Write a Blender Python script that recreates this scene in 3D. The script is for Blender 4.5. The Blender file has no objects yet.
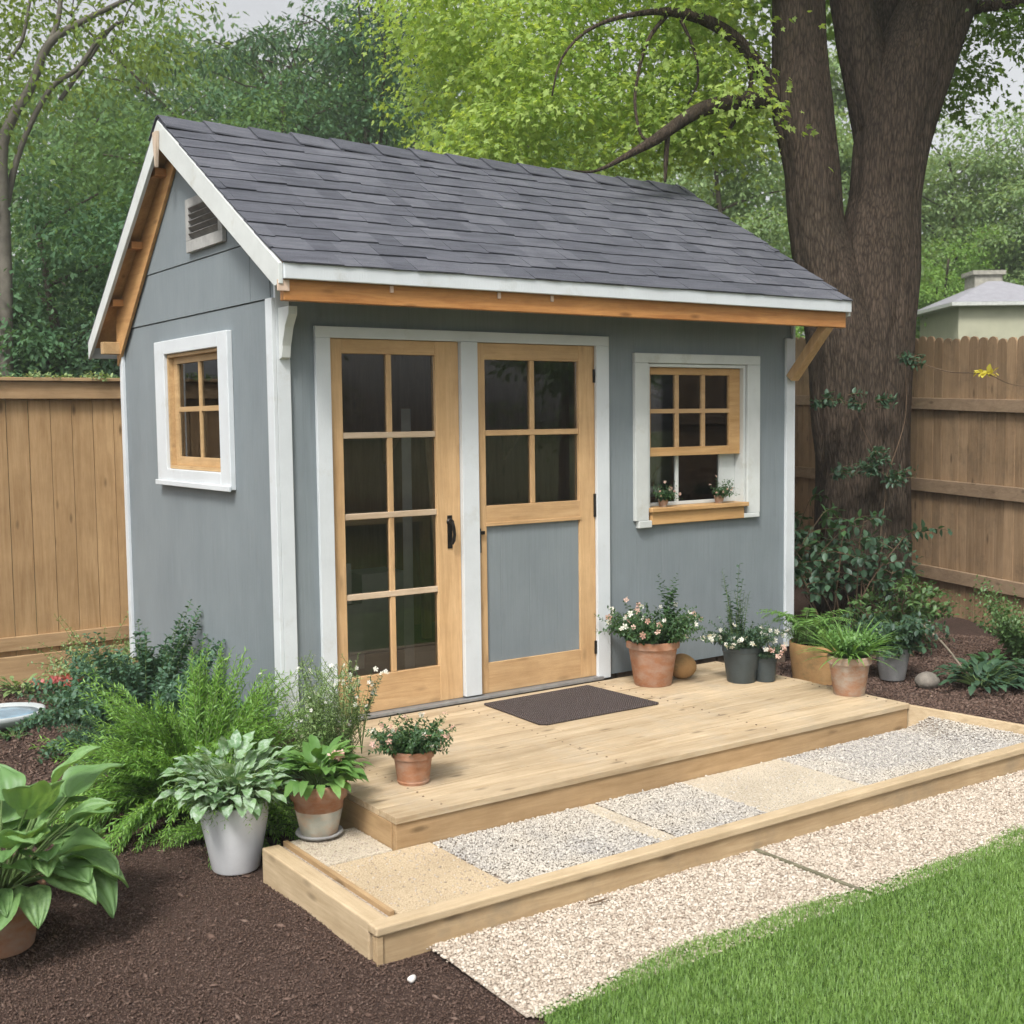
import bpy, math, random
import numpy as np
from mathutils import Vector
random.seed(7); rng = np.random.default_rng(11)
PI = math.pi
S = bpy.context.scene
col = S.collection

# ------------------------------------------------------------------ camera
CP = dict(f=1220.2, cx=512.0, cy=512.0)
CAM = np.array([-2.5639, -5.7862, 1.8739])
yaw, pitch, roll = -0.6063, -0.0755, -0.0122
c_, s_ = math.cos(yaw), math.sin(yaw); cp_, sp_ = math.cos(pitch), math.sin(pitch)
F = np.array([-s_*cp_, c_*cp_, sp_]); R0 = np.array([c_, s_, 0.0]); U0 = np.cross(R0, F)
cr_, sr_ = math.cos(roll), math.sin(roll)
R = cr_*R0 + sr_*U0; U = -sr_*R0 + cr_*U0
cam = bpy.data.objects.new('camera', bpy.data.cameras.new('camera')); col.objects.link(cam)
cam.data.sensor_width = 36; cam.data.lens = CP['f']/1024*36; cam.data.clip_end = 500; cam.data.clip_start = .05
cam.data.dof.use_dof = True; cam.data.dof.focus_distance = 6.6; cam.data.dof.aperture_fstop = 5.0
from mathutils import Matrix
M = Matrix(((R[0], U[0], -F[0], CAM[0]), (R[1], U[1], -F[1], CAM[1]), (R[2], U[2], -F[2], CAM[2]), (0, 0, 0, 1)))
cam.matrix_world = M
S.camera = cam
S.render.resolution_x = 1024; S.render.resolution_y = 1024

def P(x, y, d):
    """a point of the place: the sight line of photo pixel x,y at distance d"""
    return CAM + (F + R*(x-512)/CP['f'] - U*(y-512)/CP['f'])*d

# ------------------------------------------------------------------ light
SUN_AZ = math.radians(232)      # compass style, from +Y clockwise: where the light comes from
SUN_EL = math.radians(52)
w = bpy.data.worlds.new('World'); S.world = w; w.use_nodes = True
nt = w.node_tree; bg = nt.nodes['Background']
sky = nt.nodes.new('ShaderNodeTexSky'); sky.sky_type = 'NISHITA'; sky.sun_disc = False
sky.sun_elevation = SUN_EL; sky.sun_rotation = SUN_AZ
sky.dust_density = 4.0; sky.air_density = 1.0; sky.ozone_density = 1.0
hs = nt.nodes.new('ShaderNodeHueSaturation'); hs.inputs['Saturation'].default_value = .12; hs.inputs['Value'].default_value = 1.0
nt.links.new(sky.outputs[0], hs.inputs['Color']); nt.links.new(hs.outputs[0], bg.inputs[0]); bg.inputs[1].default_value = .128
sl = bpy.data.lights.new('sun', 'SUN'); sl.energy = 2.2; sl.angle = math.radians(14); sl.color = (1, .95, .88)
so = bpy.data.objects.new('sun', sl); col.objects.link(so); so.location = (-6, -6, 12)
sd = Vector((math.sin(SUN_AZ)*math.cos(SUN_EL), math.cos(SUN_AZ)*math.cos(SUN_EL), math.sin(SUN_EL)))
so.rotation_euler = sd.to_track_quat('Z', 'Y').to_euler()
S.view_settings.view_transform = 'Standard'; S.view_settings.look = 'None'
S.view_settings.exposure = 0.66; S.view_settings.gamma = 1
S.render.engine = 'CYCLES'
S.cycles.max_bounces = 5; S.cycles.diffuse_bounces = 2; S.cycles.glossy_bounces = 3; S.cycles.transmission_bounces = 4; S.cycles.transparent_max_bounces = 8

# ------------------------------------------------------------------ materials
class NT:
    def __init__(s, name):
        s.m = bpy.data.materials.new(name); s.m.use_nodes = True; s.t = s.m.node_tree
        s.b = s.t.nodes['Principled BSDF']; s.out = s.t.nodes['Material Output']
    def n(s, typ, **k):
        n = s.t.nodes.new('ShaderNode'+typ)
        for a, v in k.items():
            if a.startswith('i_'): n.inputs[a[2:].replace('_', ' ')].default_value = v
            else: setattr(n, a, v)
        return n
    def l(s, a, b): s.t.links.new(a, b)
    def coord(s, scale=(1, 1, 1), rot=(0, 0, 0)):
        tc = s.n('TexCoord'); mp = s.n('Mapping'); mp.inputs['Scale'].default_value = scale; mp.inputs['Rotation'].default_value = rot
        s.l(tc.outputs['Object'], mp.inputs[0]); return mp.outputs[0]
    def noise(s, vec, scale, detail=4, rough=.6, dist=0):
        n = s.n('TexNoise'); n.inputs['Scale'].default_value = scale; n.inputs['Detail'].default_value = detail
        n.inputs['Roughness'].default_value = rough; n.inputs['Distortion'].default_value = dist
        s.l(vec, n.inputs['Vector']); return n.outputs['Fac']
    def ramp(s, fac, stops):
        r = s.n('ValToRGB'); e = r.color_ramp.elements
        while len(e) < len(stops): e.new(.5)
        for i, (p, c) in enumerate(stops):
            e[i].position = p; e[i].color = (*c, 1) if len(c) == 3 else c
        s.l(fac, r.inputs[0]); return r.outputs[0]
    def mix(s, fac, a, b, mode='MIX'):
        m = s.n('Mix', data_type='RGBA', blend_type=mode)
        for i, v in ((0, fac), (6, a), (7, b)):
            if hasattr(v, 'links'): s.l(v, m.inputs[i])
            elif i == 0: m.inputs[0].default_value = v
            else: m.inputs[i].default_value = (*v, 1)
        return m.outputs[2]
    def math(s, op, a, b=0, cl=False):
        m = s.n('Math', operation=op, use_clamp=cl)
        for i, v in ((0, a), (1, b)):
            if hasattr(v, 'links'): s.l(v, m.inputs[i])
            else: m.inputs[i].default_value = v
        return m.outputs[0]
    def bump(s, h, dist=.01, strength=1.0, to=None):
        b = s.n('Bump'); b.inputs['Distance'].default_value = dist; b.inputs['Strength'].default_value = strength
        s.l(h, b.inputs['Height'])
        if to: s.l(to, b.inputs['Normal'])
        s.l(b.outputs[0], s.b.inputs['Normal']); return b.outputs[0]
    def island(s): return s.n('NewGeometry').outputs['Random Per Island']
    def fin(s, colr, rough=.6, spec=.3):
        if hasattr(colr, 'links'): s.l(colr, s.b.inputs['Base Color'])
        else: s.b.inputs['Base Color'].default_value = (*colr, 1)
        if hasattr(rough, 'links'): s.l(rough, s.b.inputs['Roughness'])
        else: s.b.inputs['Roughness'].default_value = rough
        s.b.inputs['Specular IOR Level'].default_value = spec
        return s.m

def paint(name, c, var=.08, rough=.55, grime=None, brush=(40, 40, 6)):
    t = NT(name); v = t.coord()
    n1 = t.noise(v, 2.2, 6, .65); n2 = t.noise(t.coord(brush), 3, 4)
    d = tuple(x*(1-var*2.2) for x in c); h = tuple(min(1, x*(1+var)) for x in c)
    cc = t.ramp(n1, [(.3, d), (.7, h)])
    if grime:
        g = t.ramp(t.noise(v, 5, 8, .75), [(.56, (0, 0, 0)), (.75, (1, 1, 1))])
        cc = t.mix(t.math('MULTIPLY', g, .55), cc, grime)
    t.bump(n2, .002, .5)
    return t.fin(cc, rough)

def wood(name, dark, light, axis='x', scale=1.0, knots=.6, rough=.6, islevar=.25, blotch=None):
    """sawn timber: grain runs along axis"""
    t = NT(name)
    st = {'x': (1.2, 16, 16), 'y': (16, 1.2, 16), 'z': (16, 16, 1.2)}[axis]
    st = tuple(a*scale for a in st)
    isl = t.island()
    tc = t.n('TexCoord'); add = t.n('VectorMath', operation='ADD')
    comb = t.n('CombineXYZ'); k = t.math('MULTIPLY', isl, 37.0)
    for i in range(3): t.l(k, comb.inputs[i])
    t.l(tc.outputs['Object'], add.inputs[0]); t.l(comb.outputs[0], add.inputs[1])
    mp = t.n('Mapping'); mp.inputs['Scale'].default_value = st; t.l(add.outputs[0], mp.inputs[0])
    g1 = t.noise(mp.outputs[0], 1.3, 6, .62, 1.2)
    mp2 = t.n('Mapping'); mp2.inputs['Scale'].default_value = tuple(a*4 for a in st); t.l(add.outputs[0], mp2.inputs[0])
    g2 = t.noise(mp2.outputs[0], 2.0, 3, .5)
    g = t.math('ADD', t.math('MULTIPLY', g1, .72), t.math('MULTIPLY', g2, .28))
    cc = t.ramp(g, [(.30, dark), (.5, tuple((a+b)/2 for a, b in zip(dark, light))), (.68, light)])
    # knots
    ks = {'x': (2.2, 7, 7), 'y': (7, 2.2, 7), 'z': (7, 7, 2.2)}[axis]
    mp3 = t.n('Mapping'); mp3.inputs['Scale'].default_value = ks; t.l(add.outputs[0], mp3.inputs[0])
    vo = t.n('TexVoronoi'); vo.inputs['Scale'].default_value = 1.3; t.l(mp3.outputs[0], vo.inputs['Vector'])
    kn = t.ramp(vo.outputs['Distance'], [(.055, (1, 1, 1)), (.16, (0, 0, 0))])
    cc = t.mix(t.math('MULTIPLY', kn, knots), cc, tuple(x*.38 for x in dark))
    # board to board change
    iv = t.ramp(isl, [(0, (1-islevar,)*3), (1, (1+islevar*.3,)*3)])
    cc = t.mix(1.0, cc, iv, 'MULTIPLY')
    # weather blotches
    bl = t.ramp(t.noise(t.coord(), 1.7, 6, .7), [(.35, (.78, .76, .74)), (.65, (1.05, 1.05, 1.05))])
    cc = t.mix(.8, cc, bl, 'MULTIPLY')
    if blotch:
        bb = t.ramp(t.noise(t.coord(), 3.1, 7, .75), [(.5, (0, 0, 0)), (.72, (1, 1, 1))])
        cc = t.mix(t.math('MULTIPLY', bb, .6), cc, blotch)
    t.bump(g, .003, .6)
    return t.fin(cc, rough, .25)

def leafm(name, a, b, trans=.35, noise_scale=1.2, under=None, rough=.5, vein=None, gloss=.035):
    t = NT(name); t.t.nodes.remove(t.b)
    isl = t.island(); nz = t.noise(t.coord(), noise_scale, 3)
    f = t.math('ADD', t.math('MULTIPLY', isl, .6), t.math('MULTIPLY', nz, .5))
    cc = t.ramp(f, [(.15, a), (.9, b)])
    if vein:
        vn = t.ramp(t.noise(t.coord(), vein[0], 4, .7), [(.45, (0, 0, 0)), (.62, (1, 1, 1))])
        cc = t.mix(vn, cc, vein[1])
    di = t.n('BsdfDiffuse'); tr = t.n('BsdfTranslucent'); gl = t.n('BsdfGlossy'); gl.inputs['Roughness'].default_value = rough
    gl.inputs['Color'].default_value = (.9, .95, 1, 1)
    t.l(cc, di.inputs[0])
    cy = t.mix(1.0, cc, (1.25, 1.15, .55), 'MULTIPLY'); t.l(cy, tr.inputs[0])
    m1 = t.n('MixShader'); m1.inputs[0].default_value = trans; t.l(di.outputs[0], m1.inputs[1]); t.l(tr.outputs[0], m1.inputs[2])
    m2 = t.n('MixShader'); m2.inputs[0].default_value = gloss; t.l(m1.outputs[0], m2.inputs[1]); t.l(gl.outputs[0], m2.inputs[2])
    t.l(m2.outputs[0], t.out.inputs[0]); return t.m

def glassm(name, tint=(.98, .98, .97)):
    t = NT(name); t.t.nodes.remove(t.b)
    tr = t.n('BsdfTransparent'); tr.inputs[0].default_value = (*tint, 1)
    gl = t.n('BsdfGlossy'); gl.inputs['Roughness'].default_value = .02
    fr = t.n('Fresnel'); fr.inputs[0].default_value = 1.5
    k = t.math('MULTIPLY', fr.outputs[0], 1.1, True)
    mx = t.n('MixShader'); t.l(k, mx.inputs[0]); t.l(tr.outputs[0], mx.inputs[1]); t.l(gl.outputs[0], mx.inputs[2])
    t.l(mx.outputs[0], t.out.inputs[0]); return t.m

def plain(name, c, rough=.6, var=.15, sc=20, bump=.001, spec=.3, metal=0):
    t = NT(name); n = t.noise(t.coord(), sc, 5, .65)
    cc = t.ramp(n, [(.3, tuple(x*(1-var) for x in c)), (.7, tuple(min(1, x*(1+var)) for x in c))])
    t.bump(n, bump, .6); t.b.inputs['Metallic'].default_value = metal
    return t.fin(cc, rough, spec)

def pebblem(name, stops, posmix=None):
    t = NT(name); isl = t.island(); cc = t.ramp(isl, stops)
    if posmix:
        f = t.ramp(t.noise(t.coord(), 1.6, 3), [(.42, (0, 0, 0)), (.6, (1, 1, 1))])
        cc = t.mix(t.math('MULTIPLY', f, .55), cc, posmix)
    sp = t.noise(t.coord(), 160, 3); cc = t.mix(.35, cc, t.ramp(sp, [(.3, (.6, .6, .6)), (.7, (1.1, 1.1, 1.1))]), 'MULTIPLY')
    t.bump(sp, .001, .5)
    return t.fin(cc, .8, .2)

SID = NT('grey_siding')
def _sid():
    t = SID; n1 = t.noise(t.coord((1, 1, .7)), 1.6, 6, .6); n2 = t.noise(t.coord((60, 60, 2.5)), 1.5, 4, .6)
    cc = t.ramp(n1, [(.3, (.185, .217, .236)), (.7, (.232, .268, .288))])
    cc = t.mix(.4, cc, t.ramp(n2, [(.3, (.8, .8, .8)), (.7, (1.08, 1.08, 1.08))]), 'MULTIPLY')
    # faint dirt splashed up from the ground
    tc = t.n('TexCoord'); sp = t.n('SeparateXYZ'); t.l(tc.outputs['Object'], sp.inputs[0])
    # narrow vertical siding grooves
    def groove(o):
        fr = t.math('FRACT', t.math('MULTIPLY', o, 4.9)); d = t.math('ABSOLUTE', t.math('SUBTRACT', fr, .5))
        return t.math('LESS_THAN', d, .018)
    g = t.math('MAXIMUM', groove(sp.outputs[0]), groove(sp.outputs[1]))
    h = t.math('SUBTRACT', t.math('MULTIPLY', n2, .5), t.math('MULTIPLY', g, .35))
    t.bump(h, .003, .7)
    return t.fin(cc, .62, .25)
m_siding = _sid()
m_white = paint('white_trim', (.62, .66, .69), .05, .5, grime=(.45, .45, .42))
m_whitew = paint('weathered_white_trim', (.60, .63, .62), .08, .55, grime=(.40, .38, .30))
m_pine_z = wood('pine_upright', (.50, .31, .15), (.68, .46, .25), 'z', 1, .35, .5, .1)
m_pine_x = wood('pine_level', (.50, .31, .15), (.68, .46, .25), 'x', 1, .35, .5, .1)
m_pine_y = wood('pine_side', (.42, .27, .13), (.58, .40, .21), 'y', 1, .35, .5, .1)
m_orange_x = wood('warm_beam', (.40, .17, .055), (.62, .31, .11), 'x', 1, .7, .5, .1)
m_honey = wood('honey_sash', (.46, .26, .10), (.66, .42, .20), 'x', 1, .4, .5, .1)
m_orange_y = wood('warm_soffit', (.50, .26, .10), (.70, .42, .18), 'y', .6, .6, .5, .2)
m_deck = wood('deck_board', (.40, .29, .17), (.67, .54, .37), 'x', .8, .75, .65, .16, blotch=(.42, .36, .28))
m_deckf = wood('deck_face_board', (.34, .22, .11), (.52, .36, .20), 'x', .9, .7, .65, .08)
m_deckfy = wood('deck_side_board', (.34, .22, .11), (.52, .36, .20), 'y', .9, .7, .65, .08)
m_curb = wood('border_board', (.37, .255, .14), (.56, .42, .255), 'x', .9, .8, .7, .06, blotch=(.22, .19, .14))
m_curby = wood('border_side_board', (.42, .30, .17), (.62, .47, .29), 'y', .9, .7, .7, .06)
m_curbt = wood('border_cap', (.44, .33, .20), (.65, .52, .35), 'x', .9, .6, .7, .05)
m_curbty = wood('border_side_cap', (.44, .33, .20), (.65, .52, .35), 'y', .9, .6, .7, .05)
m_cedar = wood('cedar_picket', (.37, .225, .105), (.57, .38, .20), 'z', .8, .95, .75, .2)
m_cedar_x = wood('cedar_rail', (.35, .22, .112), (.53, .365, .205), 'x', .8, .8, .75, .1)
m_oldced = wood('weathered_picket', (.28, .180, .100), (.47, .325, .20), 'z', .8, .8, .8, .22, blotch=(.12, .09, .06))
m_oldced_y = wood('weathered_rail', (.26, .18, .115), (.42, .305, .205), 'y', .8, .6, .8, .1)
m_inner = wood('inner_lining', (.32, .19, .11), (.50, .33, .20), 'z', .7, .4, .8, .3)
m_floor = wood('inner_floor', (.12, .10, .085), (.20, .17, .15), 'x', .7, .3, .7, .2)
m_glass = glassm('window_glass')
m_glass2 = glassm('hazy_glass', (.80, .84, .86))
m_black = plain('black_iron', (.02, .018, .016), .4, .3, 30, .0005, .5, .6)
m_alu = plain('dull_metal_sill', (.30, .31, .32), .45, .2, 20, .0005, .5, .5)
m_terra = NT('terracotta')
def _terra(t, base, hi, film, lo=.45, hi2=.68, amt=.7):
    n = t.noise(t.coord(), 7, 7, .7); cc = t.ramp(n, [(.3, base), (.7, hi)])
    f = t.ramp(t.noise(t.coord((1, 1, 2)), 9, 6, .7), [(lo, (0, 0, 0)), (hi2, (1, 1, 1))])
    cc = t.mix(t.math('MULTIPLY', f, amt), cc, film); t.bump(n, .002, .5); return t.fin(cc, .8, .2)
m_terra = _terra(m_terra, (.31, .14, .075), (.44, .225, .13), (.42, .33, .27), .42, .72, .75)
m_terra_old = _terra(NT('limed_terracotta'), (.33, .17, .10), (.44, .26, .17), (.42, .38, .33), .40, .6, .75)
m_barrel = _terra(NT('mossy_clay'), (.30, .17, .07), (.42, .26, .12), (.15, .13, .06), .5, .7, .7)
m_pw = plain('white_glaze', (.70, .72, .75), .35, .06, 8, .001, .5)
m_pgrey = _terra(NT('grey_clay'), (.22, .22, .22), (.32, .32, .32), (.42, .41, .40), .5, .75, .6)
m_pdark = plain('charcoal_plastic', (.055, .07, .075), .45, .2, 12, .001, .4)
m_soil = plain('potting_soil', (.035, .022, .015), .95, .5, 60, .01, .1)
m_mulchg = NT('mulch_ground')
def _mg(t):
    v = t.coord(); n = t.noise(v, 55, 8, .75); big = t.noise(v, 1.1, 4)
    cc = t.ramp(n, [(.3, (.045, .030, .025)), (.55, (.092, .062, .051)), (.75, (.14, .098, .082))])
    cc = t.mix(.7, cc, t.ramp(big, [(.35, (.72, .70, .70)), (.65, (1.15, 1.15, 1.15))]), 'MULTIPLY')
    t.bump(n, .012, 1); return t.fin(cc, .95, .1)
m_mulchg = _mg(m_mulchg)
m_chip = pebblem('mulch_chip', [(0, (.085, .054, .042)), (.4, (.125, .080, .062)), (.85, (.165, .110, .088)), (1, (.21, .150, .122))])
m_turf = plain('turf_soil', (.045, .085, .02), .95, .4, 40, .01, .1)
m_dirt = plain('yard_ground', (.06, .075, .03), .95, .4, 2, .01, .1)
m_path = NT('path_base')
def _pb(t, a, b, c, sc=110):
    v = t.coord(); vo = t.n('TexVoronoi'); vo.inputs['Scale'].default_value = sc; t.l(v, vo.inputs['Vector'])
    cc = t.ramp(vo.outputs['Distance'], [(.15, c), (.55, b), (.8, a)])
    cc = t.mix(.6, cc, t.ramp(t.noise(v, 3, 6, .7), [(.35, (.8, .78, .76)), (.65, (1.1, 1.1, 1.1))]), 'MULTIPLY')
    t.bump(vo.outputs['Distance'], .004, -0.8 if False else .8); return t.fin(cc, .9, .15)
m_path = _pb(m_path, (.26, .21, .17), (.40, .34, .28), (.55, .48, .41))
m_slab = _pb(NT('sandy_slab'), (.36, .27, .17), (.53, .42, .28), (.64, .53, .38), 190)
m_slab2 = _pb(NT('pale_slab'), (.38, .33, .25), (.54, .47, .37), (.65, .58, .47), 170)
PST = [(0, (.30, .24, .19)), (.15, (.43, .36, .29)), (.45, (.53, .455, .375)), (.75, (.60, .525, .44)), (1, (.68, .62, .54))]
GST = [(0, (.33, .31, .29)), (.2, (.40, .38, .36)), (.5, (.46, .435, .405)), (.8, (.53, .50, .455)), (1, (.63, .60, .55))]
m_peb = pebblem('path_pebble', PST)
m_gra = pebblem('bed_pebble', GST, (.60, .54, .45))
m_mat = NT('rubber_mat')
def _mat(t):
    v = t.coord((1, 1, 1), (0, 0, .78)); ck = t.n('TexWave'); ck.inputs['Scale'].default_value = 28; ck.inputs['Distortion'].default_value = 2.5
    t.l(v, ck.inputs['Vector']); cc = t.ramp(ck.outputs['Fac'], [(.2, (.055, .042, .040)), (.8, (.10, .082, .078))])
    t.bump(ck.outputs['Fac'], .004, .8); return t.fin(cc, .85, .2)
m_mat = _mat(m_mat)
m_shing = NT('asphalt_shingle')
def _sh(t):
    isl = t.island(); cc = t.ramp(isl, [(0, (.080, .086, .104)), (.5, (.096, .102, .122)), (1, (.118, .125, .146))])
    gr = t.noise(t.coord(), 230, 3, .8); cc = t.mix(.75, cc, t.ramp(gr, [(.3, (.55, .55, .55)), (.7, (1.4, 1.4, 1.4))]), 'MULTIPLY')
    st = t.noise(t.coord((2.2, 14, 14)), 1.5, 6, .7); cc = t.mix(.7, cc, t.ramp(st, [(.35, (.62, .61, .64)), (.65, (1.25, 1.22, 1.22))]), 'MULTIPLY')
    t.bump(gr, .002, .8); return t.fin(cc, .85, .25)
m_shing = _sh(m_shing)
m_bark = NT('furrowed_bark')
def _bark(t, a, b, c, k=1.0):
    v = t.coord((15*k, 15*k, 2.2*k)); n = t.noise(v, 1.6, 7, .68, .7)
    v2 = t.coord((70*k, 70*k, 16*k)); n2 = t.noise(v2, 1.3, 6, .7, .5)
    vo = t.n('TexVoronoi', feature='DISTANCE_TO_EDGE'); vo.inputs['Scale'].default_value = 1.0; t.l(t.coord((52*k, 52*k, 8*k)), vo.inputs['Vector'])
    ve = t.ramp(vo.outputs['Distance'], [(.0, (0, 0, 0)), (.25, (1, 1, 1))])
    h = t.math('ADD', t.math('MULTIPLY', n, .4), t.math('ADD', t.math('MULTIPLY', ve, .20), t.math('MULTIPLY', n2, .42)))
    cc = t.ramp(h, [(.35, a), (.6, b), (.85, c)])
    bl = t.noise(t.coord(), 1.3, 5); cc = t.mix(.6, cc, t.ramp(bl, [(.35, (.75, .78, .72)), (.65, (1.15, 1.1, 1.05))]), 'MULTIPLY')
    t.bump(h, .022/k, 1.0); return t.fin(cc, .95, .15)
m_bark = _bark(m_bark, (.022, .017, .013), (.082, .062, .048), (.150, .118, .094))
m_bark2 = _bark(NT('thin_bark'), (.04, .035, .025), (.10, .085, .065), (.17, .15, .12), 2)
m_stem = plain('green_stem', (.10, .16, .05), .7, .3, 20)
m_twig = plain('brown_twig', (.12, .08, .05), .8, .3, 30)

# ------------------------------------------------------------------ object helpers
OFF = {}
def tag(o, label=None, cat=None, group=None, kind=None):
    if label: o['label'] = label
    if cat: o['category'] = cat
    if group: o['group'] = group
    if kind: o['kind'] = kind
    return o
def thing(name, label, cat, loc=(0, 0, 0), group=None):
    o = bpy.data.objects.new(name, None); col.objects.link(o); o.location = loc; o.empty_display_size = .2
    OFF[o.name] = np.array(loc, float); return tag(o, label, cat, group)
def link(name, me, mat, parent=None, loc=None, smooth=False, bevel=0):
    """mesh given in world coordinates; moved into its parent's space"""
    o = bpy.data.objects.new(name, me); me.name = name; col.objects.link(o)
    if parent is not None:
        off = OFF[parent.name]; o.parent = parent; OFF[o.name] = off
    else:
        off = np.array(loc if loc is not None else (0, 0, 0), float); o.location = off; OFF[o.name] = off
    n = len(me.vertices)
    if n and np.any(off):
        a = np.empty(n*3, np.float32); me.vertices.foreach_get('co', a); a = a.reshape(-1, 3)-off.astype(np.float32)
        me.vertices.foreach_set('co', a.ravel())
    if smooth: me.polygons.foreach_set('use_smooth', [True]*len(me.polygons))
    me.materials.append(mat); me.update()
    if bevel:
        b = o.modifiers.new('bevel', 'BEVEL'); b.width = bevel; b.segments = 2; b.limit_method = 'ANGLE'; b.angle_limit = .7
    return o

class MB:
    def __init__(s): s.v = []; s.f = []; s.bl = []
    def add(s, v, f):
        k = len(s.v); s.bl.append((k, len(s.f))); s.v += [tuple(map(float, p)) for p in v]; s.f += [tuple(i+k for i in q) for q in f]; return s
    def each(s, name, mat, parent, bevel=0, smooth=False):
        """one object for each piece that was added"""
        out = []; B = s.bl+[(len(s.v), len(s.f))]
        for (v0, f0), (v1, f1) in zip(B, B[1:]):
            q = MB(); q.v = s.v[v0:v1]; q.f = [tuple(i-v0 for i in f) for f in s.f[f0:f1]]; out.append(q.build(name, mat, parent, None, smooth, bevel))
        return out
    def box(s, x0, x1, y0, y1, z0, z1):
        return s.add([(x0, y0, z0), (x1, y0, z0), (x1, y1, z0), (x0, y1, z0), (x0, y0, z1), (x1, y0, z1), (x1, y1, z1), (x0, y1, z1)],
                     [(0, 3, 2, 1), (4, 5, 6, 7), (0, 1, 5, 4), (1, 2, 6, 5), (2, 3, 7, 6), (3, 0, 4, 7)])
    def prism(s, poly, vec):
        """closed outline (3D points) pushed along vec"""
        n = len(poly); a = [np.array(p, float) for p in poly]; b = [p+np.array(vec) for p in a]
        return s.add(a+b, [tuple(range(n))[::-1], tuple(range(n, 2*n))]+[(i, (i+1) % n, n+(i+1) % n, n+i) for i in range(n)])
    def beam(s, a, b, w, h, up=(0, 0, 1)):
        a, b, up = map(lambda q: np.array(q, float), (a, b, up)); d = b-a; d /= np.linalg.norm(d)
        x = np.cross(d, up); x /= np.linalg.norm(x); z = np.cross(x, d)
        q = [a-x*w/2-z*h/2, a+x*w/2-z*h/2, a+x*w/2+z*h/2, a-x*w/2+z*h/2]
        return s.prism(q, b-a)
    def tube(s, pts, rad, seg=8, disp=None, cap=True):
        pts = [np.array(p, float) for p in pts]; n = len(pts); k = len(s.v)
        ref = np.array((.13, .37, .92)); prev = None
        for i, p in enumerate(pts):
            d = pts[min(i+1, n-1)]-pts[max(i-1, 0)]; d /= np.linalg.norm(d)+1e-9
            if prev is None:
                x = np.cross(d, ref if abs(d@ref) < .9 else np.array((1., 0, 0))); x /= np.linalg.norm(x)
            else:
                x = prev-d*(prev@d); x /= np.linalg.norm(x)
            prev = x; y = np.cross(d, x)
            for j in range(seg):
                a = 2*PI*j/seg; r = rad[i]*(1 if disp is None else disp(i, a))
                s.v.append(tuple(p+x*math.cos(a)*r+y*math.sin(a)*r))
        for i in range(n-1):
            for j in range(seg):
                j2 = (j+1) % seg; s.f.append((k+i*seg+j, k+i*seg+j2, k+(i+1)*seg+j2, k+(i+1)*seg+j))
        if cap:
            s.f.append(tuple(k+j for j in range(seg))[::-1]); s.f.append(tuple(k+(n-1)*seg+j for j in range(seg)))
        return s
    def lathe(s, prof, c, seg=40, wob=0):
        k = len(s.v); n = len(prof)
        for i, (r, z) in enumerate(prof):
            for j in range(seg):
                a = 2*PI*j/seg; rr = r*(1+wob*math.sin(3*a+1)+wob*.6*math.sin(5*a))
                s.v.append((c[0]+rr*math.cos(a), c[1]+rr*math.sin(a), c[2]+z))
        for i in range(n-1):
            for j in range(seg):
                j2 = (j+1) % seg; s.f.append((k+i*seg+j, k+i*seg+j2, k+(i+1)*seg+j2, k+(i+1)*seg+j))
        s.f.append(tuple(k+j for j in range(seg))[::-1]); s.f.append(tuple(k+(n-1)*seg+j for j in range(seg)))
        return s
    def mesh(s):
        me = bpy.data.meshes.new('m'); me.from_pydata(s.v, [], s.f); me.validate(); return me
    def build(s, name, mat, parent=None, loc=None, smooth=False, bevel=0):
        return link(name, s.mesh(), mat, parent, loc, smooth, bevel)

def npmesh(V, Fc):
    """V (n,3); Fc list of arrays (m,k) of equal or different k"""
    me = bpy.data.meshes.new('m'); V = np.asarray(V, np.float32)
    me.vertices.add(len(V)); me.vertices.foreach_set('co', V.ravel())
    li = np.concatenate([f.ravel() for f in Fc]).astype(np.int32); tot = np.concatenate([np.full(len(f), f.shape[1]) for f in Fc]).astype(np.int32)
    st = np.concatenate([[0], np.cumsum(tot)[:-1]]).astype(np.int32)
    me.loops.add(len(li)); me.loops.foreach_set('vertex_index', li)
    me.polygons.add(len(tot)); me.polygons.foreach_set('loop_start', st); me.polygons.foreach_set('loop_total', tot)
    me.update(calc_edges=True); return me

def frames(d, up):
    d = d/(np.linalg.norm(d, axis=1, keepdims=True)+1e-9); x = np.cross(d, up); x /= (np.linalg.norm(x, axis=1, keepdims=True)+1e-9)
    z = np.cross(x, d); return np.stack([x, d, z], axis=2)      # columns
def scatter_arr(T, pos, Mx, scale):
    """T = (verts, [faces]) ; returns V, Fc"""
    tv, tf = T; tv = np.array(tv, float); n = len(pos); k = len(tv)
    sc = scale.reshape(n, -1)
    V = np.einsum('nij,kj->nki', Mx, tv)*sc[:, None, :1]+pos[:, None, :]
    by = {}
    for f in tf: by.setdefault(len(f), []).append(f)
    Fc = []
    for q in by.values():
        a = np.array(q); Fc.append((a[None]+(np.arange(n)*k)[:, None, None]).reshape(-1, a.shape[1]))
    return V.reshape(-1, 3), Fc
def merge(parts):
    V = []; by = {}; k = 0
    for v, fc in parts:
        V.append(v)
        for f in fc: by.setdefault(f.shape[1], []).append(f+k)
        k += len(v)
    return npmesh(np.concatenate(V), [np.concatenate(x) for x in by.values()])
def scatter(T, pos, Mx, scale): return npmesh(*scatter_arr(T, pos, Mx, scale))

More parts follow.
